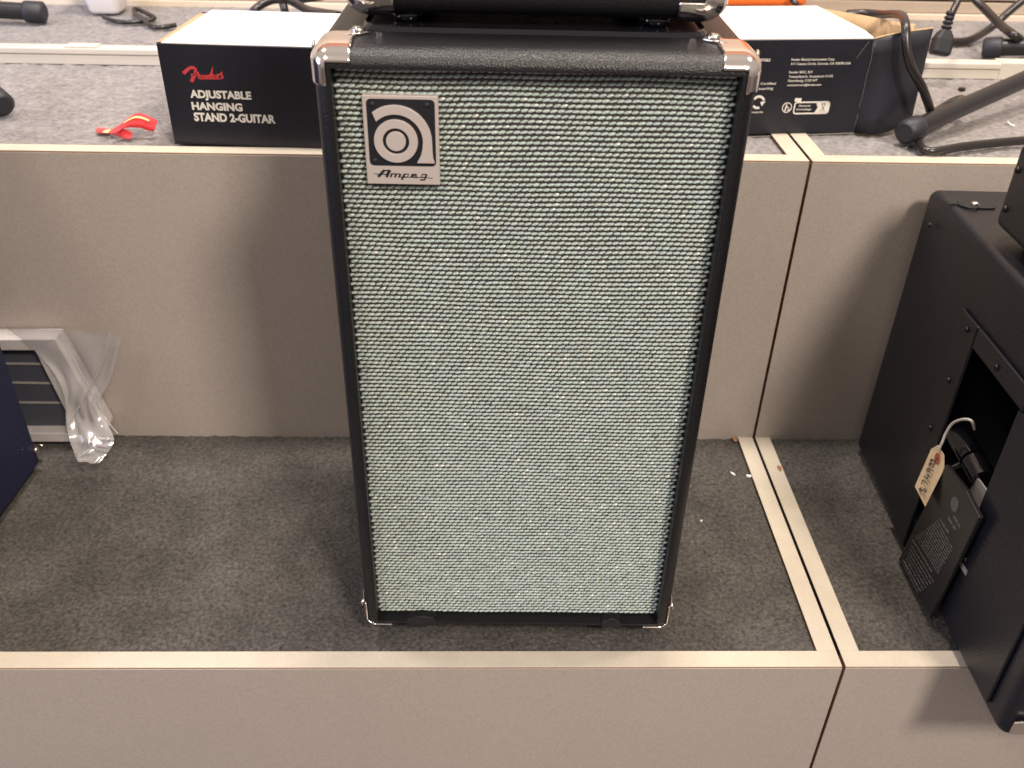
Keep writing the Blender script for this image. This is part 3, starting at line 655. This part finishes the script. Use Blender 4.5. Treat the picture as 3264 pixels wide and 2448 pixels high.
# ------------------------------------------------------------------ cords
def cord(label, paths, r, loc=None, name='power_cord', m='cable', grp='loose black cords on the upper step'):
    e = empty(name, label, 'cord', loc or paths[0][0], grp)
    for P in paths: MB().tube(P, r, 10).build('cable', m, e)
    return e
RC = .0052
cord('thick black cord from the torn box that wraps the stand leg', [[(0.4255, 0.6, 0.4764), (0.4476, 0.595, 0.4786), (0.4587, 0.572, 0.4821), (0.457, 0.535, 0.4901), (0.4462, 0.485, 0.4993), (0.4369, 0.452, 0.5013), (0.4333, 0.434, 0.4958), (0.4349, 0.424, 0.4779), (0.4442, 0.419, 0.457), (0.4621, 0.42, 0.436), (0.4763, 0.425, 0.4169), (0.4917, 0.44, 0.4004), (0.519, 0.475, 0.395), (0.5395, 0.49, 0.3996), (0.549, 0.49, 0.402), (0.5299, 0.462, 0.4048), (0.4994, 0.432, 0.4015), (0.4815, 0.418, 0.3916), (0.4651, 0.3971, 0.3835), (0.4549, 0.3677, 0.3825), (0.4639, 0.3547, 0.3825), (0.5097, 0.3741, 0.3825), (0.5873, 0.3966, 0.3825), (0.6398, 0.401, 0.3825)]], .0050)
pc = cord('black power cord ending in a moulded plug hanging above the raceway', [[(0.5877, 0.66, 0.4555), (0.5954, 0.67, 0.4704), (0.603, 0.68, 0.4826), (0.6082, 0.69, 0.5026)]], .0048)
a = Vector((0.5797, 0.645, 0.4163)); b = Vector((0.585, 0.655, 0.4472)); d = (b - a).normalized(); L__ = (b - a).length
sx_ = Vector((d.z, 0, -d.x)).normalized(); sy_ = d.cross(sx_)
pl = MB()
prof = [(0, .0115, .0075), (.004, .0135, .009), (L__ * .62, .0135, .009), (L__ * .85, .0095, .0075), (L__, .0060, .0060)]
vs = []
for (hh, wx, wy) in prof:
    for (ix, iy) in ((-1, -.7), (-.7, -1), (.7, -1), (1, -.7), (1, .7), (.7, 1), (-.7, 1), (-1, .7)): vs.append(a + d * hh + sx_ * ix * wx + sy_ * iy * wy)
fs = [(i * 8 + k, i * 8 + (k + 1) % 8, (i + 1) * 8 + (k + 1) % 8, (i + 1) * 8 + k) for i in range(len(prof) - 1) for k in range(8)] + [tuple(range(8))[::-1], tuple(range(8 * len(prof) - 8, 8 * len(prof)))]
pl.add(vs, fs).build('plug', 'rubber', pc, bevel=.001)
sr = MB()
for k in range(4): sr.lathe(b + d * (.001 + k * .006), d, [(0, .0055), (.001, .0072 - k * .0004), (.0035, .0072 - k * .0004), (.0045, .0052)], 14)
sr.build('strain_relief', 'rubber', pc)
cord('black cord sweeping up to the right behind the hanging plug', [[(0.6846, 0.867, 0.3825), (0.7063, 0.8705, 0.3825), (0.7357, 0.8807, 0.3835), (0.7818, 0.92, 0.3913), (0.8063, 0.93, 0.4105), (0.827, 0.94, 0.4253), (0.8523, 0.95, 0.442)]], .0062)
cord('straight black cord slanting down to the upper right stand leg', [[(0.7276, 0.9, 0.447), (0.7412, 0.87, 0.4322), (0.7465, 0.82, 0.4199), (0.7485, 0.77, 0.4141), (0.8209, 0.8463, 0.3825)]], .0062)
cord('black cords looping up behind the closed box', [[(-0.4172, 0.9017, 0.3825), (-0.3947, 0.86, 0.4103), (-0.3811, 0.87, 0.4203), (-0.3658, 0.88, 0.425), (-0.3421, 0.87, 0.4273), (-0.3202, 0.84, 0.4264), (-0.2971, 0.8, 0.4274), (-0.2666, 0.74, 0.4364), (-0.2386, 0.7, 0.4419)], [(-0.3454, 0.85, 0.44), (-0.3446, 0.85, 0.4267), (-0.3426, 0.85, 0.411), (-0.3519, 0.8959, 0.3825)], [(-0.3476, 0.92, 0.4161), (-0.3244, 0.93, 0.4179), (-0.2984, 0.94, 0.4202)]], .0062)
cord('thin black cord with a small loop beside the white tub', [[(-0.6563, 0.9454, 0.3815), (-0.6313, 0.9228, 0.3805), (-0.6067, 0.9159, 0.3805), (-0.5817, 0.9312, 0.3805), (-0.5741, 0.9429, 0.3815), (-0.5846, 0.9555, 0.3835), (-0.6125, 0.991, 0.3835), (-0.6225, 0.995, 0.3835), (-0.6102, 0.9627, 0.3835), (-0.5801, 0.9151, 0.3835), (-0.5635, 0.891, 0.3805), (-0.5459, 0.8859, 0.3805), (-0.5286, 0.9023, 0.3805)]], .0037)

# ------------------------------------------------------------------ white tub, orange case
c0 = Vector((-0.6687, 1.0011, 0.3775)); 
tub = empty('plastic_tub', 'white tapered plastic tub near the wall, beside the thin looped cord', 'tub', tuple(c0))
mt = MB(); rows = []
for (zz_, w, r) in ((0, .020, .008), (.002, .0235, .009), (.006, .0255, .0095), (.05, .031, .009), (.11, .0385, .009), (.112, .041, .009), (.116, .041, .009), (.116, .037, .008), (.006, .0235, .008)):
    rows.append([(c0.x + px, c0.y + .004 + py, H + zz_) for px, py in rrect(-w, w, -w, w, r, 4)])
k = len(rows[0]); mt.add([p for r_ in rows for p in r_], [(i * k + j, i * k + (j + 1) % k, (i + 1) * k + (j + 1) % k, (i + 1) * k + j) for i in range(len(rows) - 1) for j in range(k)] + [tuple(range(k))], True)
mt.build('body', 'tub_white', tub)
oc = empty('orange_cabinet', 'bright orange cabinet standing behind the torn open box', 'cabinet', (.40, .90, H))
ol = (0.3696, 0.88, 0.4257); orr = (0.4638, 0.88, 0.4273)
rbox(MB(), (ol[0] - .04, orr[0], .88, 1.04, orr[2], orr[2] + .26), (.01,) * 6, 4).build('shell', 'orange', oc)
for xx in (ol[0] - .01, orr[0] - .045):
    MB().box(xx, xx + .03, .92, .99, H - .003, orr[2] + .002).build('foot', 'rubber', oc, bevel=.001)
cord('short black cord hanging in front of the orange cabinet', [[(0.4322, 0.87, 0.4462), (0.4388, 0.865, 0.4382), (0.4435, 0.85, 0.4349), (0.4407, 0.8, 0.4369), (0.5222, 0.997, 0.3825)]], .0045)

# ------------------------------------------------------------------ combo amplifier seen from behind, hanging over the edge
u_r = Vector((-.0138, -.4277, 0)).normalized()
frr = frame((.4493, .3127, 0), u_r, (0, 0, 1))        # n points to -x (towards the middle cabinet)
amp = empty('combo_amplifier', 'black combo amplifier seen from behind, overhanging the lower step', 'amplifier', (.55, .1, .004))
yaw_r = math.atan2(u_r.y, u_r.x) + math.pi / 2
XR = Matrix.Translation((.4493, .3127, 0)) @ Matrix.Rotation(yaw_r, 4, 'Z')   # local: +x away from us (depth), -y along the face
AL, AH, AD = .437, .357, .24
# shell as ring of boards round a recessed rear opening (rear face looks to -x)
RA = (.010, .010, .012, .012, .010, .010)
def rear(mb):   # build in (u along face, d into cab, w up) and map
    return mb
class RB(MB):
    pass
def r2w(u, d, w): return frr[0] + frr[1] * u - frr[3] * d + frr[2] * w
sh = MB(); tmp = MB(); rbox(tmp, (0, AL, 0, AD, .001, AH), (.010, .014, .010, .010, .013, .010), 4, cutx=(.158, .335), cutz=(.045, .285), hole=(.158, .335, .045, .285), depth=.16)
sh.add([r2w(*p) for p in tmp.v], tmp.f, True); sh.build('shell', 'tolex_matte', amp)
def rp(u0, u1, d0, d1, w0, w1, name, m, bevel=.0008):
    mb = MB(); vs = [r2w(u, d, w) for u in (u0, u1) for d in (d0, d1) for w in (w0, w1)]
    return mb.add(vs, [(0, 1, 3, 2), (4, 6, 7, 5), (0, 4, 5, 1), (2, 3, 7, 6), (0, 2, 6, 4), (1, 5, 7, 3)]).build(name, m, amp, bevel=bevel)
rp(.1585, .3345, .157, .159, .0455, .2845, 'opening_lining', 'cavity', 0)
# back panels screwed on round the opening
rp(.150, .190, -.004, -.0002, .006, .290, 'back_panel', 'tolex_matte', .0015)
rp(.1905, .300, -.004, -.0002, .268, .2905, 'back_panel', 'tolex_matte', .0015)
rp(.293, .410, -.004, -.0002, .016, .267, 'back_panel', 'tolex_matte', .0015)
SCR = [(0.0361, 0.328), (0.1729, 0.278), (0.2413, 0.2776), (0.1712, 0.2172), (0.1675, 0.1539), (0.3042, 0.096)]
for (u, w) in SCR: screw(r2w(u, -.0045, w), frr[3], .0032, amp, 'tolex_matte', h=.0022)
cap_ = MB(); 
# black plastic corner piece on the top far corner, strap end and chrome corner near us
def keep_c(dx, dy, dz, f):
    if f == 'front': return dx < .030 and dz < .034
    if f == 'flat': return dx < .03 and dy < .03
    return dy < .03 and dz < .034
class _X:
    def __matmul__(s, p): return r2w(p[0], p[1], p[2])
# strap tab with a screw on the top
s0 = (0.4728, 0.2617, 0.3585)
tabp = [(-.012, -.006), (.010, -.009), (.022, -.007), (.026, 0), (.022, .007), (.008, .009), (-.012, .007)]
tb_ = MB().poly(tabp, frame((s0[0], s0[1], .357), (1, -.1, 0), (.1, 1, 0)), .0004, .0016).build('strap_tab', 'rubber', amp)
screw((s0[0] + .004, s0[1], .3587), (0, 0, 1), .0045, tb_, 'steel', h=.003)
wire = MB().tube([(0.4495, 0.2633, 0.3575), (0.4587, 0.2636, 0.3582), (0.4646, 0.2545, 0.3586), (0.4723, 0.2497, 0.359), (0.4782, 0.2556, 0.359)], .0009, 6).build('strap_edge', 'rubber', amp)
# chrome corner low at the near end (its front face)
cn = [Vector((0.4387, -0.1275, 0.0318)), Vector((0.4685, -0.1275, 0.0343)), Vector((0.4754, -0.1275, 0.0145)), Vector((0.4386, -0.1275, 0.0165))]
cm_ = MB(); cm_.add(cn + [p + Vector((0, -.003, 0)) for p in cn], [(0, 1, 2, 3), (4, 5, 6, 7), (0, 1, 5, 4), (1, 2, 6, 5), (2, 3, 7, 6), (3, 0, 4, 7)]); cm_.build('chrome_corner', 'chrome', amp, bevel=.0012)
for (u, d) in ((.06, .05), (.34, .05), (.06, .19), (.34, .19)):
    MB().lathe(r2w(u, d, -.0036), (0, 0, 1), [(0, .011), (.006, .013)], 16).build('foot', 'rubber', amp)
# rating plate on the chassis, standing proud of the back
PLQ = [(0.2086, 0.0011), (0.2988, 0.0086), (0.3098, 0.1208), (0.3131, 0.1577), (0.2796, 0.1615), (0.2318, 0.1558)]
pq = MB().poly(PLQ, frr, .0085, .0135).build('chassis_plate', 'tube_black', amp, bevel=.0012)
ln = MB()
def plate_line(P, wd=.0012, dash=True):
    (u0, w0), (u1, w1) = P; n = max(3, int(abs(u1 - u0) / .0035)); i = 0
    while i < n:
        k = random.choice((1, 2, 2, 3)) if dash else n
        a, b = i / n, min((i + k - .35) / n, 1)
        ln.stroke([(u0 + (u1 - u0) * a, w0 + (w1 - w0) * a), (u0 + (u1 - u0) * b, w0 + (w1 - w0) * b)], wd, frr, .0136, .01385); i += k
Z_ = [(0.2565, 0.1044), (0.2782, 0.1055), (0.2683, 0.1173), (0.2883, 0.1182), (0.2758, 0.1263), (0.2917, 0.1263), (0.2227, 0.0446), (0.2755, 0.0492), (0.2181, 0.0097), (0.2664, 0.0138)]
for i in range(0, 10, 2): plate_line((Z_[i], Z_[i + 1]), .0026 if i < 6 else .0018)
TL = [(0.2276, 0.0807), (0.2859, 0.0573), (0.2907, 0.0961), (0.2517, 0.1)]
for k in range(12):
    s = k / 11.; P0 = [(0.2256, 0.0529)][0]; P1 = [(0.2527, 0.0987)][0]; Q0 = [(0.2865, 0.058)][0]; Q1 = [(0.2941, 0.0988)][0]
    plate_line(((P0[0] + (P1[0] - P0[0]) * s, P0[1] + (P1[1] - P0[1]) * s), (Q0[0] + (Q1[0] - Q0[0]) * s, Q0[1] + (Q1[1] - Q0[1]) * s)), .0011)
for k in range(7):
    s = k / 6.; P0 = [(0.223, 0.0068)][0]; P1 = [(0.2243, 0.0373)][0]; Q0 = [(0.2664, 0.0087)][0]; Q1 = [(0.2844, 0.0436)][0]
    plate_line(((P0[0] + (P1[0] - P0[0]) * s, P0[1] + (P1[1] - P0[1]) * s), (Q0[0] + (Q1[0] - Q0[0]) * s, Q0[1] + (Q1[1] - Q0[1]) * s)), .0010)
ln.build('fine_print', 'print_grey', pq)['kind'] = 'stuff'
oc_ = [(0.2705, 0.1365)][0]
MB().ring(oc_, .0002, .0075, frr, .0136, .0139, k=20).build('round_mark', 'print_grey', pq)
s9 = [(0.2947, 0.0854), (0.3139, 0.0866)]
MB().stroke(s9, .006, frr, .0041, .0046).build('small_sticker', 'sticker', amp)
# sticker deep inside and the black tube across the opening
q4 = [(0.2599, 0.1632), (0.2893, 0.1652), (0.2886, 0.1351), (0.2573, 0.1324)]
MB().poly(q4, frr, -.006, -.004).build('paper_label', 'sticker', amp)
cA, cB, cC = [(0.1802, 0.1639), (0.2514, 0.1606), (0.2323, 0.163)]
dU = Vector((cB[0] - cA[0], cB[1] - cA[1]))
MB().tube([r2w(cA[0], .012, cA[1]), r2w(cC[0], .012, cC[1])], .0125, 22, spline=False).build('tube', 'gloss_black', amp)
MB().tube([r2w(cC[0] + .003, .012, cC[1] - .0002), r2w(cB[0] + .01, .012, cB[1])], .0125, 22, spline=False).build('tube', 'gloss_black', amp)
b1, b2_ = [(0.2097, 0.1325), (0.2284, 0.1564)]
MB().tube([r2w(b1[0], .008, b1[1]), r2w(b2_[0], .008, b2_[1])], .005, 12, spline=False).build('bracket', 'gloss_black', amp)
# second case on top of it
bx = (0.4614, 0.1829, 0.36)
sm = empty('small_amplifier', 'small black case resting on top of the combo amplifier at the right edge', 'amplifier', (bx[0] + .1, bx[1] - .1, .357))
c5 = Vector((bx[0], bx[1], 0)); 
fs5 = frame((bx[0] - .003, bx[1] + .006, .368), u_r, (0, 0, 1))
t5 = MB(); rbox(t5, (0, .30, 0, .16, 0, .085), (.010,) * 6, 5)
MB().add([fs5[0] + fs5[1] * p[0] - fs5[3] * p[1] + fs5[2] * p[2] for p in t5.v], t5.f, True).build('shell', 'tolex_matte', sm)
for (u, d) in ((.03, .03), (.27, .03), (.03, .13), (.27, .13)):
    MB().lathe(fs5[0] + fs5[1] * u - fs5[3] * d + Vector((0, 0, -.0105)), (0, 0, 1), [(0, .008), (.012, .009)], 14).build('foot', 'rubber', sm)
for (u, w) in ((.014, .022), (.013, .060)):
    screw(fs5[0] + fs5[1] * u + fs5[2] * w + fs5[3] * .0002, fs5[3], .0035, sm, 'tube_black', h=.0025)

# ------------------------------------------------------------------ price tag
tagq = [(0.4307, 0.1082, 0.1594), (0.4301, 0.0912, 0.1593), (0.4288, 0.0814, 0.1497), (0.4196, 0.0756, 0.1048), (0.4206, 0.1067, 0.1059), (0.4299, 0.1159, 0.1486)]
T0 = Vector(tagq[4]); n_t = Vector((-1, -.25, .12)).normalized()
tc_ = sum((Vector(p) for p in tagq), Vector()) / 6
sh_ = Vector((-.012, 0, 0))
tg = empty('price_tag', 'cream manila price tag reading $749.99, hung by a white string', 'tag', tuple(tc_))
cardv = [Vector(p) for p in tagq]
cd = MB(); cd.add(cardv + [p + Vector((.0006, .0004, 0)) for p in cardv], [tuple(range(6)), tuple(range(6, 12))] + [(i, (i + 1) % 6, 6 + (i + 1) % 6, 6 + i) for i in range(6)]); card = cd.build('card', 'tag_card', tg)
tu = (cardv[2] - cardv[3]).normalized(); tn = (cardv[1] - cardv[4]).cross(tu).normalized()
if tn.dot(Vector(CAMV[0]) - tc_) < 0: tn = -tn
def tagpt(px): return Vector(px)
RNG_ = [Vector(p) for p in [(0.4281, 0.0966, 0.151), (0.428, 0.0918, 0.1548), (0.4282, 0.1, 0.1557)]]
ru = RNG_[1] - RNG_[0]; rw_ = RNG_[2] - RNG_[0]
rg = MB(); k = 18
vs = [RNG_[0] + tn * .0004 + (ru * math.cos(2 * math.pi * i / k) + rw_ * math.sin(2 * math.pi * i / k)) * f for f in (.22, 1.0) for i in range(k)]
rg.add(vs, [(i, (i + 1) % k, k + (i + 1) % k, k + i) for i in range(k)]).build('eyelet', 'tag_ring', card)
rg = MB(); rg.add([p + tn * .0001 for p in vs[:k]], [tuple(range(k))]).build('eyelet_hole', 'ink', card)
hw = MB()
INK = [[(0.4215, 0.095, 0.1142), (0.4214, 0.0964, 0.1121), (0.4211, 0.0962, 0.1105), (0.4207, 0.0941, 0.1102), (0.4205, 0.0919, 0.1115), (0.4207, 0.0904, 0.1143), (0.421, 0.0891, 0.1172), (0.4208, 0.0868, 0.1187), (0.4204, 0.0847, 0.1184), (0.4201, 0.0843, 0.1167), (0.42, 0.0859, 0.1145)], [(0.4214, 0.099, 0.1095), (0.4201, 0.082, 0.1191)], [(0.4224, 0.0988, 0.1157), (0.4235, 0.1009, 0.1196), (0.4226, 0.0939, 0.1219), (0.4219, 0.0868, 0.1247)], [(0.4244, 0.1025, 0.1238), (0.4234, 0.0937, 0.1266), (0.4245, 0.0953, 0.1312)], [(0.4246, 0.1002, 0.1271), (0.4236, 0.0888, 0.1328)], [(0.4261, 0.1021, 0.134), (0.426, 0.1045, 0.1311), (0.4255, 0.1027, 0.1301), (0.4252, 0.0987, 0.132), (0.4254, 0.0975, 0.1345), (0.4259, 0.1001, 0.1349), (0.4261, 0.1021, 0.134), (0.4257, 0.0966, 0.1369), (0.4251, 0.0909, 0.1392)], [(0.4274, 0.1048, 0.1389), (0.4274, 0.1062, 0.1372), (0.427, 0.105, 0.1365), (0.4268, 0.1026, 0.1376), (0.427, 0.1019, 0.1392), (0.4273, 0.1035, 0.1394), (0.4274, 0.1048, 0.1389), (0.4271, 0.1014, 0.1406), (0.4268, 0.0979, 0.142)], [(0.4283, 0.1059, 0.1431), (0.4283, 0.1074, 0.1414), (0.428, 0.1062, 0.1407), (0.4277, 0.1038, 0.1418), (0.4279, 0.1031, 0.1433), (0.4282, 0.1047, 0.1436), (0.4283, 0.1059, 0.1431), (0.4281, 0.1026, 0.1448), (0.4277, 0.0991, 0.1461)], [(0.4261, 0.0951, 0.1408), (0.4279, 0.0977, 0.1487)]]
for P in INK: hw.tube([Vector(p) + tn * .0005 for p in P], .00042, 5, spline=False)
hw.build('handwriting', 'ink', card)['kind'] = 'stuff'
MB().tube([(0.4279, 0.0994, 0.161), (0.4295, 0.1006, 0.1688), (0.4315, 0.1029, 0.1783), (0.4335, 0.1017, 0.1909), (0.4352, 0.093, 0.2026), (0.4379, 0.0838, 0.2093), (0.4419, 0.0826, 0.2057), (0.4501, 0.0895, 0.1938)], .0014, 8).build('string', 'string', tg)

# ------------------------------------------------------------------ speaker at the left edge
c1 = (-0.5782, 0.2649, 0.006)
la = empty('speaker_cabinet', 'dark navy speaker cabinet cut off by the left edge of the picture', 'speaker', (c1[0] - .15, c1[1] - .2, 0))
dl = (Vector((c1[0], c1[1], 0)) - Vector((-0.5827, 0.158, 0.006)[:2] + (0,))).normalized()
fl_ = frame((c1[0], c1[1], 0.), -dl, (0, 0, 1))   # u towards the viewer along the side
t6 = MB(); rbox(t6, (0, .33, 0, .30, .006, .62), (.008,) * 6, 4)
sgn = 1 if fl_[3].x > 0 else -1
MB().add([fl_[0] + fl_[1] * p[0] - fl_[3] * sgn * p[1] + fl_[2] * p[2] for p in t6.v], t6.f, True).build('shell', 'tolex_navy', la)
for (u, d) in ((.04, .04), (.28, .04), (.04, .26), (.28, .26)):
    MB().lathe(fl_[0] + fl_[1] * u - fl_[3] * sgn * d + Vector((0, 0, -.0035)), (0, 0, 1), [(0, .010), (.011, .011)], 14).build('foot', 'rubber', la)
for (px, r, m_) in (((-0.5782, 0.2595, 0.0296), .0040, 'chrome'), ((-0.5782, 0.2718, 0.027), .0018, 'steel'), ((-0.5782, 0.2599, 0.0129), .0022, 'rubber')):
    c7 = Vector((fl_[0].x, px[1], px[2])); screw(c7 + Vector((.0002, 0, 0)), (1, 0, 0), r, la, m_, h=.0035)

# ------------------------------------------------------------------ grey trapezoid frame in a clear bag
FY = .318
ff_ = frame((0, FY, 0), (1, 0, 0), (0, 0, 1))
def fy(pts): return [(p[0], p[2]) for p in pts]
o4 = fy([(-0.6318, 0.318, 0.1577), (-0.5396, 0.318, 0.1594), (-0.5084, 0.318, 0.0294), (-0.5131, 0.318, 0.008), (-0.6763, 0.318, 0.0069)])
i4 = fy([(-0.6361, 0.318, 0.1428), (-0.5672, 0.318, 0.1435), (-0.553, 0.318, 0.0557), (-0.5613, 0.318, 0.0216), (-0.6721, 0.318, 0.0208)])
gf = empty('equipment_frame', 'pale grey slanted frame with dark slatted inside, behind the clear plastic bag', 'frame', (o4[0][0], FY, 0))
g1 = MB()
for i in range(5):
    j = (i + 1) % 5
    if i == 4: continue
    g1.poly([o4[i], o4[j], i4[j], i4[i]], ff_, -.012, .014)
g1.build('frame', 'grey_frame', gf, bevel=.0012)
g2 = MB(); g2.poly(i4, ff_, -.010, -.002); g2.build('dark_panel', 'frame_dark', gf)
for yy in (1162, 1222, 1286):
    pr_ = {1162: [(-0.6395, 0.316, 0.1157), (-0.564, 0.316, 0.1154)], 1222: [(-0.6476, 0.316, 0.0883), (-0.5583, 0.316, 0.0872)], 1286: [(-0.6564, 0.316, 0.0582), (-0.554, 0.316, 0.0581)]}[yy]
    (a0, b0), (a1, b1_) = (pr_[0][0], pr_[0][2]), (pr_[1][0], pr_[1][2])
    MB().stroke([(a0, b0), (a1, b1_)], .0016, ff_, -.002, .0006).build('slat', 'sticker', gf)
# bag
ROWS = [(0, [(-0.5905, 0.3, 0.1788), (-0.4566, 0.3, 0.1717)]), (1, [(-0.5778, 0.3, 0.1663), (-0.4597, 0.3, 0.164)]), (2, [(-0.5631, 0.298, 0.1505), (-0.4646, 0.298, 0.1514)]), (3, [(-0.5519, 0.296, 0.1345), (-0.4704, 0.296, 0.1352)]), (4, [(-0.5424, 0.294, 0.1181), (-0.4769, 0.294, 0.1187)]), (5, [(-0.5373, 0.29, 0.1029), (-0.4853, 0.29, 0.1033)]), (6, [(-0.5367, 0.286, 0.0883), (-0.4972, 0.286, 0.0887)]), (7, [(-0.5381, 0.284, 0.0796), (-0.4969, 0.284, 0.0799)]), (8, [(-0.5389, 0.282, 0.0671), (-0.4953, 0.282, 0.0674)]), (9, [(-0.5375, 0.276, 0.0574), (-0.4905, 0.276, 0.0577)]), (10, [(-0.5352, 0.268, 0.0482), (-0.48, 0.268, 0.0467)]), (11, [(-0.53, 0.258, 0.0449), (-0.4794, 0.258, 0.0443)]), (12, [(-0.5239, 0.246, 0.0424), (-0.4832, 0.246, 0.0426)]), (13, [(-0.5173, 0.236, 0.0408), (-0.4859, 0.236, 0.0381)]), (14, [(-0.5132, 0.23, 0.0408), (-0.4898, 0.23, 0.0343)])]
bagv = []; NCc = 22
for ri, (zi, (A_, B__)) in enumerate(ROWS):
    A_, B__ = Vector(A_), Vector(B__)
    for j in range(NCc + 1):
        s = j / NCc; p = A_.lerp(B__, s)
        pinch = math.exp(-((ri - 6.5) / 2.5) ** 2)
        wv = .0030 * math.sin(s * 5 + ri * .5) + .0022 * math.sin(s * 11 - ri * .9) * min(1, ri / 5) + .003 * pinch * math.sin(s * 15 + ri * .5)
        if ri >= 10: wv += .006 * math.sin((ri - 10) * 1.6 + s * 2.2)
        bagv.append(p + Vector((0, -abs(wv) - .001, .3 * wv)))
bg = MB(); NR_ = len(ROWS)
bg.add(bagv, [(i * (NCc + 1) + j, i * (NCc + 1) + j + 1, (i + 1) * (NCc + 1) + j + 1, (i + 1) * (NCc + 1) + j) for i in range(NR_ - 1) for j in range(NCc)], True)
bag = bg.build('plastic_bag', 'film', loc=tuple(Vector(ROWS[-1][1][0])))
bag['label'] = 'crumpled clear plastic bag twisted over the pale grey frame'; bag['category'] = 'bag'
ss = bag.modifiers.new('sub', 'SUBSURF'); ss.levels = 2; ss.render_levels = 2
# folded seams of the bag catch the light
def fold(P, r): MB().tube(P, r, 6).build('fold', 'film', bag)
fold([(-0.4685, 0.293, 0.1757), (-0.4761, 0.288, 0.1532), (-0.4873, 0.284, 0.1295), (-0.5006, 0.28, 0.1099), (-0.5141, 0.276, 0.09), (-0.5269, 0.272, 0.072), (-0.5336, 0.268, 0.0609)], .0009)
fold([(-0.5278, 0.296, 0.1725), (-0.5202, 0.292, 0.146), (-0.5114, 0.288, 0.1201), (-0.501, 0.282, 0.095), (-0.4912, 0.274, 0.0685), (-0.4753, 0.262, 0.0522)], .0006)
fold([(-0.5064, 0.25, 0.0573), (-0.5036, 0.247, 0.0535), (-0.4936, 0.243, 0.0505), (-0.4781, 0.24, 0.0496)], .0018)
fold([(-0.5058, 0.252, 0.0567), (-0.4915, 0.25, 0.0546), (-0.4754, 0.25, 0.0537)], .0013)
fold([(-0.5139, 0.232, 0.0411), (-0.5051, 0.236, 0.0455), (-0.4995, 0.24, 0.049)], .0014)

# ------------------------------------------------------------------ crumbs and scraps
def scrap(label, c, a, b, rot, m, hgt=.0012, zc=0.):
    pts = [(a * math.cos(t) * (.75 + .4 * random.random()), b * math.sin(t) * (.75 + .4 * random.random())) for t in np.linspace(0, 2 * math.pi, 8)[:-1]]
    fr_ = frame(c, (math.cos(rot), math.sin(rot), 0), (-math.sin(rot), math.cos(rot), 0))
    o = MB().poly(pts, fr_, -.001, hgt).build('scrap', m, loc=c); o['label'] = label; o['category'] = 'scrap'; o['group'] = 'scraps on the carpets'
scrap('thin white paper scrap on the lower carpet beside the seam strip', (0.2771, 0.2579, -0.002), .0042, .0012, -.9, 'scrap_white')
scrap('wider white chip touching the seam strip on the lower carpet', (0.2964, 0.2537, -0.002), .0042, .0022, -.1, 'scrap_white')
scrap('tiny white crumb alone on the lower carpet right of the tall speaker', (0.2204, 0.1707, -0.002), .0014, .0010, 0, 'scrap_white')
scrap('dark chip on the upper carpet above the slanted stand leg', (0.6161, 0.6269, 0.3755), .0055, .0045, .1, 'cable', .003)
cu_ = MB().tube([(0.6122, 0.4852, 0.3765), (0.6088, 0.4722, 0.3775), (0.6133, 0.4695, 0.3765)], .0009, 6).build('scrap', 'scrap_white', loc=(0.6133, 0.4786, 0.3755)); cu_['label'] = 'thin curled white thread on the upper carpet below the stand leg'; cu_['category'] = 'scrap'; cu_['group'] = 'scraps on the carpets'
